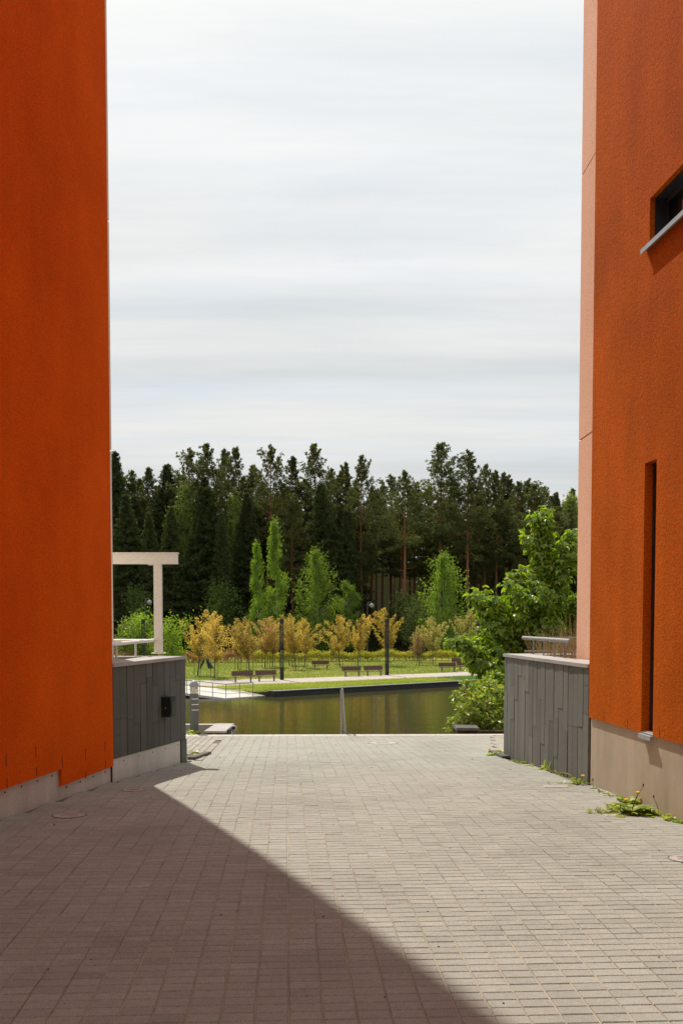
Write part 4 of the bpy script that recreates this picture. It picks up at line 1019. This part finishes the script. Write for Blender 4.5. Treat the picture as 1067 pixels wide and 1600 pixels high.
def broadleaf(r, H, zb, Rm, leaf_l, nlimb, per, shape='oval', droop=0.0, spread=.35, bark_r=.012, multi=1):
    trunk, crown = MB(), MB(); r0 = H * bark_r
    tips = []
    for m in range(multi):
        lean = r.normal(0, .04 if multi == 1 else .16, 2)
        tp = lambda z, lean=lean: V(lean[0] * z, lean[1] * z, z)
        zz = np.linspace(0, H * .97, 7); trunk.tube([tp(z) + V(*r.normal(0, .012 * H * .1, 2), 0) for z in zz], [r0 * (1 - .9 * (z / H)) for z in zz], 7)
        for i in range(nlimb // multi):
            t = (i + r.random()) / (nlimb // multi)
            zt = zb + (H - zb) * t
            prof = {'oval': math.sin(math.pi * min(1, .12 + .86 * t)) ** .7, 'cone': (1 - t) ** .8 * min(1, .55 + 3 * t), 'vase': (.35 + .9 * t) * (1 - t ** 5) ** .6, 'round': math.sqrt(max(.02, 1 - (2 * t - 1) ** 2))}[shape]
            az = r.uniform(0, 6.28); rr_ = Rm * prof * r.uniform(.45, 1.12); st_ = {'vase': .55, 'cone': .12, 'oval': .28, 'round': .35}[shape]
            z0 = max(zb * .75, zt - rr_ * (1.1 if shape == 'vase' else .7) - st_)
            p0 = tp(min(z0, H * .9)); p2 = V(tp(zt)[0] + math.cos(az) * rr_, tp(zt)[1] + math.sin(az) * rr_, zt + r.normal(0, .04 * H * .3)); p1 = (p0 + p2) / 2 + V(0, 0, -.08 * rr_ if shape != 'vase' else -.12 * rr_) + r.normal(0, .05 * rr_, 3)
            trunk.tube([p0, p1, p2], [r0 * .32, r0 * .2, r0 * .06], 4, False)
            q = 1 - r.random(per) ** 1.5 * .85; a = p0[None] * ((1 - q) ** 2)[:, None] + 2 * p1[None] * (q * (1 - q))[:, None] + p2[None] * (q ** 2)[:, None]
            c = a + r.normal(0, spread, (per, 3)) * ((1.25 - .85 * q[:, None]) if shape == 'vase' else (.45 + .55 * q[:, None]))
            if droop: c[:, 2] -= droop * r.random(per) ** 1.4 * (.4 + q)
            tips.append(c)
    c = np.concatenate(tips); n = len(c); ax = c * np.array([1, 1, 0]); ax = ax / (np.linalg.norm(ax, axis=1, keepdims=True) + .05)
    d = ax * .6 + r.normal(0, .6, (n, 3)) + np.array([0, 0, .15 - .9 * (droop > 0)])
    crown.leaves(c, d, r.normal(0, .6, (n, 3)) + np.array([0, 0, .8]), leaf_l * r.uniform(.65, 1.25, n), leaf_l * .62, fold=.1)
    return trunk, crown
def proto(name, tc_, bark, lm):
    t = thing(name, '', 'tree'); tc_[0].build('trunk', bark, t, fix=False, smooth=True); tc_[1].build('crown', lm, t, fix=False); return t
PROTO = {}
used = {}
def plant(key, x, y, z, s, rz, label, group, sx=None):
    p = PROTO[key]
    o = p if not used.get(key) else copy_tree(p); used[key] = True
    o.location = (float(x), float(y), float(z)); o.scale = (float(sx or s), float(sx or s), float(s)); o.rotation_euler = (0, 0, float(rz)); o['label'] = label
    if group: o['group'] = group
    elif 'group' in o: del o['group']
    return o
r_ = np.random.default_rng(77)
for i in range(5): PROTO['pine%d' % i] = proto('pine_tree', conifer(r_, 24, (12.0, 14.0, 8.5, 12.5, 10.0)[i], (4.9, 4.1, 5.2, 4.5, 5.0)[i], 'pine', 1.0), M['bark_pine'], M['pine'])
for i in range(3): PROTO['spruce%d' % i] = proto('spruce_tree', conifer(r_, 20, (1.2, 2.5, 1.0)[i], (3.4, 3.0, 3.8)[i], 'spruce', .9), M['bark_brown'], M['spruce'])
for i in range(2): PROTO['birch%d' % i] = proto('birch_tree', broadleaf(r_, 12, 1.2, (3.0, 2.4)[i], .20, 50, 165, 'cone' if i == 0 else 'oval', .6, .24, .007), M['bark_birch'], M['birch'])
PROTO['weep'] = proto('birch_tree', broadleaf(r_, 11, 1.0, 2.7, .20, 70, 150, 'oval', 1.6, .22, .007), M['bark_birch'], M['birch'])
PROTO['bright'] = proto('birch_tree', broadleaf(r_, 18, 6, 2.6, .26, 80, 110, 'oval', .6, .4, .006), M['bark_birch'], M['bright'])
for i, (mm, sh) in enumerate((('yellow', 'vase'), ('yellow', 'round'), ('orange', 'vase'), ('palegold', 'vase'))):
    PROTO['gold%d' % i] = proto('ornamental_tree', broadleaf(r_, 6, 2.3, 1.95, .17, 38, 84, sh, 0, .15, .011), M['bark_grey'], M[mm])
PROTO['brown'] = proto('ornamental_tree', broadleaf(r_, 3.2, 1.3, 1.1, .15, 26, 40, 'round', 0, .16, .014), M['bark_grey'], M['brownl'])
for k, lm in (('bushg', 'bushg'), ('paleg', 'paleg'), ('sapl', 'birch')):
    PROTO[k] = proto('shrub', broadleaf(r_, 3.5, .3, 1.6, .19, 40, 70, 'round', 0, .26, .012, 3), M['bark_grey'], M[lm])
    tag(PROTO[k], cat='shrub')

# hill that carries the forest; steep back rise added to block sky between trunks
def hill_z(x, y): return ZP - .02 + np.clip((y - 134) / 40, 0, 1) ** 1.2 * 4.0 + np.clip((y - 185) / 120, 0, 1) * 5 + np.clip((y - 222) / 40, 0, 1) * 12
hx_ = np.linspace(-240, 240, 49); hy_ = np.concatenate([np.linspace(131, 182, 16), np.linspace(190, 420, 14)])
hv = [(x, y, float(hill_z(x, y)) - (0.03 if y < 132 else 0) + .25 * math.sin(x * .31 + y * .2) * min(1, (y - 131) / 20)) for y in hy_ for x in hx_]
n = len(hx_); mb = MB(); mb.add(hv, [np.array([[j * n + i, j * n + i + 1, (j + 1) * n + i + 1, (j + 1) * n + i] for j in range(len(hy_) - 1) for i in range(n - 1)])])
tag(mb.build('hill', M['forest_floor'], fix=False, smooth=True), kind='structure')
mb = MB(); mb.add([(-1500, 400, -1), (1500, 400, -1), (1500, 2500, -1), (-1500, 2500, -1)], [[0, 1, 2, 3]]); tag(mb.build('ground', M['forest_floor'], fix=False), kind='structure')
PH = {'pine': 24, 'spruc': 20}
def tree_px(key, u, vt, Yd, label, group, widen=1.0, H=None):
    top = at_y(u, vt, Yd); zb = float(hill_z(top[0], Yd)) - .1
    H0 = H or (24 if key.startswith('pine') else 20 if key.startswith('spruce') else 12)
    s = (top[2] - zb) / H0
    return plant(key, top[0], Yd, zb, s, r_.uniform(0, 6.28), label, group, s * widen)
LBP = 'tall dark pine standing in the forest edge behind the park hedge'; LBS = 'dark pointed spruce standing in the forest edge behind the park hedge'
GP, GS = 'pines of the forest edge', 'spruces of the forest edge'
FT = [('spruce0', 181, 706, 138, 1.05), ('pine2', 205, 738, 142, 1), ('pine4', 232, 735, 141, 1.05), ('spruce0', 261, 726, 140, 1.35), ('pine0', 297, 707, 138, .95), ('pine3', 322, 699, 136, 1), ('pine4', 350, 707, 143, .9),
      ('pine1', 369, 703, 139, .9), ('pine2', 397, 730, 145, 1), ('pine0', 424, 702, 137, .9), ('pine4', 458, 718, 141, 1), ('pine3', 490, 699, 138, .95), ('pine2', 516, 735, 146, 1), ('pine4', 541, 727, 143, .9), ('pine2', 567, 715, 135, .9),
      ('pine1', 597, 762, 148, .9), ('pine1', 632, 739, 130, 1.05), ('pine3', 688, 697, 134, 1.1), ('pine0', 733, 709, 131, 1.05), ('pine1', 759, 729, 139, .9), ('pine4', 775, 740, 136, .95), ('pine1', 797, 752, 146, 1), ('pine3', 811, 756, 141, .9),
      ('pine2', 838, 760, 133, 1.5), ('pine4', 868, 776, 138, 1.3), ('spruce2', 500, 752, 131, 1.15), ('spruce2', 318, 742, 132, 1.1), ('spruce1', 270, 790, 131, 1.1), ('spruce0', 385, 770, 133, 1), ('spruce2', 196, 770, 131, 1.1),
      ('spruce1', 545, 790, 133, 1), ('spruce0', 232, 800, 129, 1.0), ('spruce1', 345, 800, 130, .9), ('pine2', 460, 775, 132, 1.0)] + [(('pine2', 'pine4', 'pine0')[i % 3], u, 742 + (i * 37) % 27, 142 + (i * 5) % 9, 1.15) for i, u in enumerate((190, 218, 247, 281, 309, 336, 383, 411, 441, 474, 505, 530, 554, 581, 612, 650, 668, 708, 746, 786, 824, 850))]
SPECIAL = {632: 'slim pine with a long bare reddish trunk standing apart at the forest edge', 688: 'tallest open topped pine rising above the drooping pale birch', 733: 'tall pine with a bare orange trunk right next to the tallest pine',
           838: 'broad flat topped dark pine rising behind the green maple', 868: 'low broad pine beside the pale thin birch at the pink pier', 500: 'broad dense dark spruce behind the drooping birch between the lawn lamps', 181: 'slim pointed spruce right beside the shaded orange building',
           424: 'tall pine rising straight above the taller narrow birch', 270: 'low pointed spruce above the white pergola beam end', 566: 'pine'}
SPECIAL.pop(566)
for k, u, vt, Yd, wd in FT:
    sp = SPECIAL.get(u)
    tree_px(k, u, vt, Yd + 22, sp or (LBP if k[0] == 'p' else LBS), None if sp else (GP if k[0] == 'p' else GS), wd)
placed = [(at_y(u, 900, Yd + 22)[0], Yd + 22) for _, u, _, Yd, _ in FT]
r2 = np.random.default_rng(5); tries = 0; cnt = 0
while cnt < 150 and tries < 5000:
    tries += 1; y = r2.uniform(160, 228); x = r2.uniform(-.33, .33) * y
    if min((x - a) ** 2 + (y - b) ** 2 for a, b in placed) < 2.7 ** 2: continue
    placed.append((x, y)); cnt += 1
    k = ['pine0', 'pine1', 'pine2', 'pine3', 'pine4', 'spruce0', 'spruce1', 'spruce2'][int(r2.integers(8))]
    H = r2.uniform(.72, .95) * (19.5 + (y - 160) * .03) * (1 if abs(x) < 40 else 1.1)
    s = H / (24 if k[0] == 'p' else 20) * 1.2
    plant(k, x, y, float(hill_z(x, y)) - .1, s, r2.uniform(0, 6.28), 'dark pine deep in the forest between other trunks' if k[0] == 'p' else 'dark spruce deep in the forest between other trunks', 'pines deep in the forest' if k[0] == 'p' else 'spruces deep in the forest')
for x in list(np.arange(-90, -46, 5.5)) + list(np.arange(46, 90, 5.5)):
    y = r2.uniform(152, 185); k = ['pine0', 'pine2', 'spruce0', 'spruce2'][int(r2.integers(4))]; s = r2.uniform(20, 26) / (24 if k[0] == 'p' else 20)
    plant(k, x, y, float(hill_z(x, y)) - .1, s, r2.uniform(0, 6.28), LBP if k[0] == 'p' else LBS, GP if k[0] == 'p' else GS)
# spring birches
BB = [('birch0', 434, 805, 124.5, 'slender pale green birch, taller of the two narrow ones before the forest', .62, 12), ('birch0', 404, 840, 125.5, 'narrow fresh green birch, shorter of the two before the forest', .60, 12), ('weep', 496, 850, 126, 'broad drooping fresh green birch between the two lawn lamps', .88, 11), ('weep', 694, 857, 125, 'broad drooping pale green birch beneath the tall pines', 1.0, 11),
      ('birch1', 545, 905, 127, 'small loose green birch behind the hedge', 1.0, 12), ('bright', 290, 752, 156.5, 'yellow green birch peeping out between dark spruces', .75, 18), ('bright', 362, 764, 157, 'yellow green birch peeping out between dark pines', .65, 18),
      ('bright', 892, 768, 168, 'pale thin birch beside the pink pier', .8, 18), ('bright', 820, 850, 192, 'yellow green birch glimpsed between the pine trunks', 1, 18), ('bright', 560, 850, 195, 'yellow green birch glimpsed deep behind the slim pines', 1, 18)]
for k, u, vt, Yd, lab, wd, H in BB: tree_px(k, u, vt, Yd + (14 if Yd < 130 else 0), lab, None, wd, H)
# understorey shrubs
SH = [('bushg', 345, 915, 125, .85, 'broad dark green shrub behind the first yellow trees'), ('paleg', 200, 968, 112, 1.1, 'pale green shrub beyond the white terrace railing'), ('sapl', 270, 965, 106, .9, 'bright green shrub right of the white pergola post'), ('sapl', 232, 958, 110, .8, 'bright green shrub left of the white pergola post'),
      ('bushg', 215, 922, 126, .7, 'dark green sapling at the forest foot beneath the pergola beam'), ('bushg', 640, 930, 127, 1.1, 'grey green shrub between the lamp and the drooping birch'), ('paleg', 650, 940, 124, .9, 'pale grey green shrub in front of the drooping birch'), ('bushg', 560, 968, 126, 1, 'green shrub behind the slim column lamp'),
      ('bushg', 455, 962, 126, 1, 'green shrub behind the yellow trees by the first column lamp'), ('bushg', 600, 965, 127, .9, 'dark shrub at the forest foot behind the slim column lamp'), ('sapl', 770, 930, 128, 1, 'green shrub at the forest foot behind the maple'), ('bushg', 530, 978, 124, .9, 'low green shrub behind the lone lawn bench'), ('bushg', 705, 980, 126, 1.1, 'low dark shrub behind the muted gold park tree'), ('bushg', 395, 975, 126, 1.0, 'low dark shrub behind the orange trees near the first column lamp'), ('bushg', 500, 972, 125, 1.0, 'low shrub under the broad drooping birch')]
for k, u, vt, Yd, wd, lab in SH: tree_px(k, u, vt, Yd + (21 if Yd > 120 else 6), lab, None, wd, 3.5)
# golden trees on the lawn, each with two stakes
GT = [('gold0', 309, 1056, 946, 1.1, 'yellow leaved park tree close to the black leaning slabs, larger of the two'), ('gold1', 335, 1060, 962, 1.0, 'rounder yellow leaved park tree standing beside the larger one near the quay'), ('gold0', 390.5, 1054, 958, 1.1, 'yellow leaved park tree behind the two quay benches'), ('gold2', 414, 1043.5, 958, 1.1, 'orange tinged park tree behind the quay benches'), ('gold2', 426, 1042, 966, 1.0, 'orange tinged park tree just left behind the first column lamp'), ('gold2', 372, 1046, 968, 1.0, 'orange tinged park tree rising behind the yellow one at the quay benches'),
      ('gold0', 462.5, 1046, 953, 1.0, 'yellow leaved park tree right behind the first column lamp'), ('gold1', 475.5, 1043.5, 962, 1.0, 'round yellow park tree next to the lone lawn bench'), ('gold2', 452, 1040, 960, 1.0, 'orange tinged park tree half hidden by the first column lamp'), ('gold1', 531, 1042, 957, 1.0, 'yellow park tree between the lone bench and the pair of benches'), ('gold0', 558.5, 1041, 954, .95, 'yellow park tree behind the pair of benches'), ('gold0', 606, 1040, 944, .95, 'yellow park tree behind the slim column lamp on the straight path'), ('gold3', 676, 1039, 960, 1.05, 'pale gold park tree in front of the drooping birch'),
      ('gold3', 652, 1035, 975, .9, 'pale gold park tree behind the small brown one'), ('gold3', 729, 1034, 950, 1.05, 'muted gold park tree behind the three benches'), ('brown', 654.5, 1039.5, 988, 1.0, 'small brown leaved park tree beside the pale gold one'), ('gold3', 521, 1038, 990, .7, 'small pale young park tree behind the lone lawn bench')]
for k, u, vb, vt, wd, lab in GT:
    p = on_z(u, vb, ZP); top = at_y(u, vt, p[1]); H0 = 3.2 if k == 'brown' else 6.0; s = (top[2] - ZP) / H0 * .94
    plant(k, p[0], p[1], ZP - .02, s, r_.uniform(0, 6.28), lab, 'coloured trees on the lawn', s * wd)
    for s_ in (-1, 1):
        mb = MB(); mb.tube([(p[0] + s_ * .28, p[1] - .05, ZP - .02), (p[0] + s_ * .27, p[1] - .05, ZP + 1.5)], .025, 6)
        tag(mb.build('tree_stake', M['bark_grey'], origin=(p[0] + s_ * .28, p[1] - .05, ZP)), 'thin grey stake supporting a park tree trunk', 'stake', 'stakes of the park trees')

# ------------------------------------------------------------------ maple beyond the right terrace wall
r3 = np.random.default_rng(19)
MY = 24.0; mb_x = at_y(862, 1000, MY)[0]; mz = -2.25
mt = thing('maple_tree', 'bright green maple with big leaves rising behind the grey slab terrace wall', 'tree', (mb_x, MY, mz))
trunk, crown = MB(), MB()
main = [V(mb_x, MY, mz), V(mb_x - .03, MY, -.6), V(mb_x - .1, MY + .05, 1.0), V(mb_x - .2, MY, 2.4), at_y(845, 800, MY)]
trunk.tube(main, [.13, .11, .085, .05, .012], 10)
tipsM = [(848, 796), (836, 808), (826, 838), (855, 832), (838, 860), (895, 832), (886, 850), (905, 868), (925, 850), (815, 885), (800, 893), (790, 915), (772, 935), (747, 922), (741, 930), (752, 948), (765, 970), (748, 985), (738, 1000), (706, 1001), (718, 998), (732, 1012), (738, 1040), (750, 1030), (762, 1050), (780, 1045), (775, 1010),
         (868, 945), (850, 915), (830, 935), (812, 960), (795, 985), (820, 1000), (850, 985), (880, 900), (900, 930), (930, 905), (945, 945), (905, 970), (880, 1000), (925, 995), (960, 970), (800, 1030), (820, 1045), (835, 900), (860, 880), (875, 925), (842, 960), (865, 970), (790, 950), (810, 925), (890, 880), (770, 990), (755, 1008), (800, 910), (825, 915), (845, 1030), (895, 1030)]
mn = np.array(main)
for (u, v) in tipsM:
    tip = at_y(u, v, MY + r3.uniform(-1.0, .9) * (1 if v > 870 else .3))
    z0 = max(-.9, tip[2] - (.9 + .75 * abs(tip[0] - mb_x)) * r3.uniform(.7, 1.1))
    p0 = np.array([np.interp(z0, mn[:, 2], mn[:, k]) for k in range(3)]); p1 = (p0 + tip) / 2 + V(0, 0, .1) + r3.normal(0, .08, 3)
    ln = np.linalg.norm(tip - p0); trunk.tube([p0, p1, tip], [.035, .02, .006], 5, False)
    nn = int(ln / .085) + 4; q = 1 - r3.random(nn) ** 1.25 * .72
    a = p0[None] * ((1 - q) ** 2)[:, None] + 2 * p1[None] * (q * (1 - q))[:, None] + tip[None] * (q ** 2)[:, None]
    k = 6; c = np.repeat(a, k, 0); n_ = len(c); az = r3.uniform(0, 6.28, n_); out_ = np.stack([np.cos(az), np.sin(az), r3.normal(.05, .35, n_)], 1)
    rad = r3.uniform(.03, .20, n_)[:, None]; c = c + out_ * rad + r3.normal(0, .03, (n_, 3))
    d = out_ * .8 + np.array([0, 0, -.75]) + r3.normal(0, .25, (n_, 3)); nr = out_ * .6 + np.array([0, 0, .7]) + r3.normal(0, .3, (n_, 3))
    crown.leaves(c, d, nr, r3.uniform(.10, .185, n_), .12, 'maple', .12)
trunk.build('trunk', M['bark_grey'], mt, fix=False, smooth=True); crown.build('crown', M['maple'], mt, fix=False)

# ------------------------------------------------------------------ shrub at the head of the steps
def dense_shrub(name, blobs, n, leaf_l, m, label, seed, base):
    r = np.random.default_rng(seed); t = thing(name, label, 'shrub', base); cr_, stm = MB(), MB()
    tot = sum(b[3] ** 2 for b in blobs)
    for (x, y, z, rad) in blobs:
        k = int(n * rad * rad / tot); dr = rdir(r, k); c = V(x, y, z)[None] + dr * (rad * (1 - .45 * r.random(k) ** 2))[:, None] * (1 + .15 * np.sin(dr[:, :1] * 7 + dr[:, 2:] * 9))
        d = dr * .6 + r.normal(0, .5, (k, 3)) + np.array([0, 0, -.15]); nr = dr * .7 + r.normal(0, .45, (k, 3)) + np.array([0, 0, .45])
        cr_.leaves(c, d, nr, leaf_l * r.uniform(.6, 1.3, k), leaf_l * .62, fold=.1)
        for _ in range(5): 
            e = V(x, y, z) + rdir(r, 1)[0] * rad * .8; b = V(base[0] + (x - base[0]) * .5, base[1] + (y - base[1]) * .5, base[2] - .1); stm.tube([b, (b + e) / 2 + r.normal(0, .05, 3), e], [.014, .01, .004], 5, False)
    cr_.build('foliage', M[m], t, fix=False); stm.build('stems', M['bark_brown'], t, fix=False); return t
S = lambda u, v, Yd, rad: (*at_y(u, v, Yd), rad)
dense_shrub('shrub', [S(768, 1095, 20.6, .36), S(745, 1110, 20.2, .30), S(725, 1092, 20.6, .22), S(728, 1118, 20.1, .22), S(712, 1130, 20.0, .14), S(704, 1138, 19.95, .09), S(790, 1115, 20.3, .34), S(772, 1128, 19.95, .17), S(755, 1130, 20.0, .15), S(735, 1080, 20.9, .2), S(760, 1078, 21, .22), S(805, 1095, 20.8, .36), S(830, 1110, 20.6, .4)],
            2700, .11, 'shrub', 'leafy shrub with pale tips beside the block at the head of the steps', 31, at_y(760, 1146, 20.3))
dense_shrub('shrub', [S(775, 1070, 22, .28), S(795, 1062, 22.2, .35), S(760, 1072, 22.1, .18)], 1100, .10, 'maple', 'small bright green maple sapling above the leafy shrub', 33, at_y(790, 1170, 22.1))
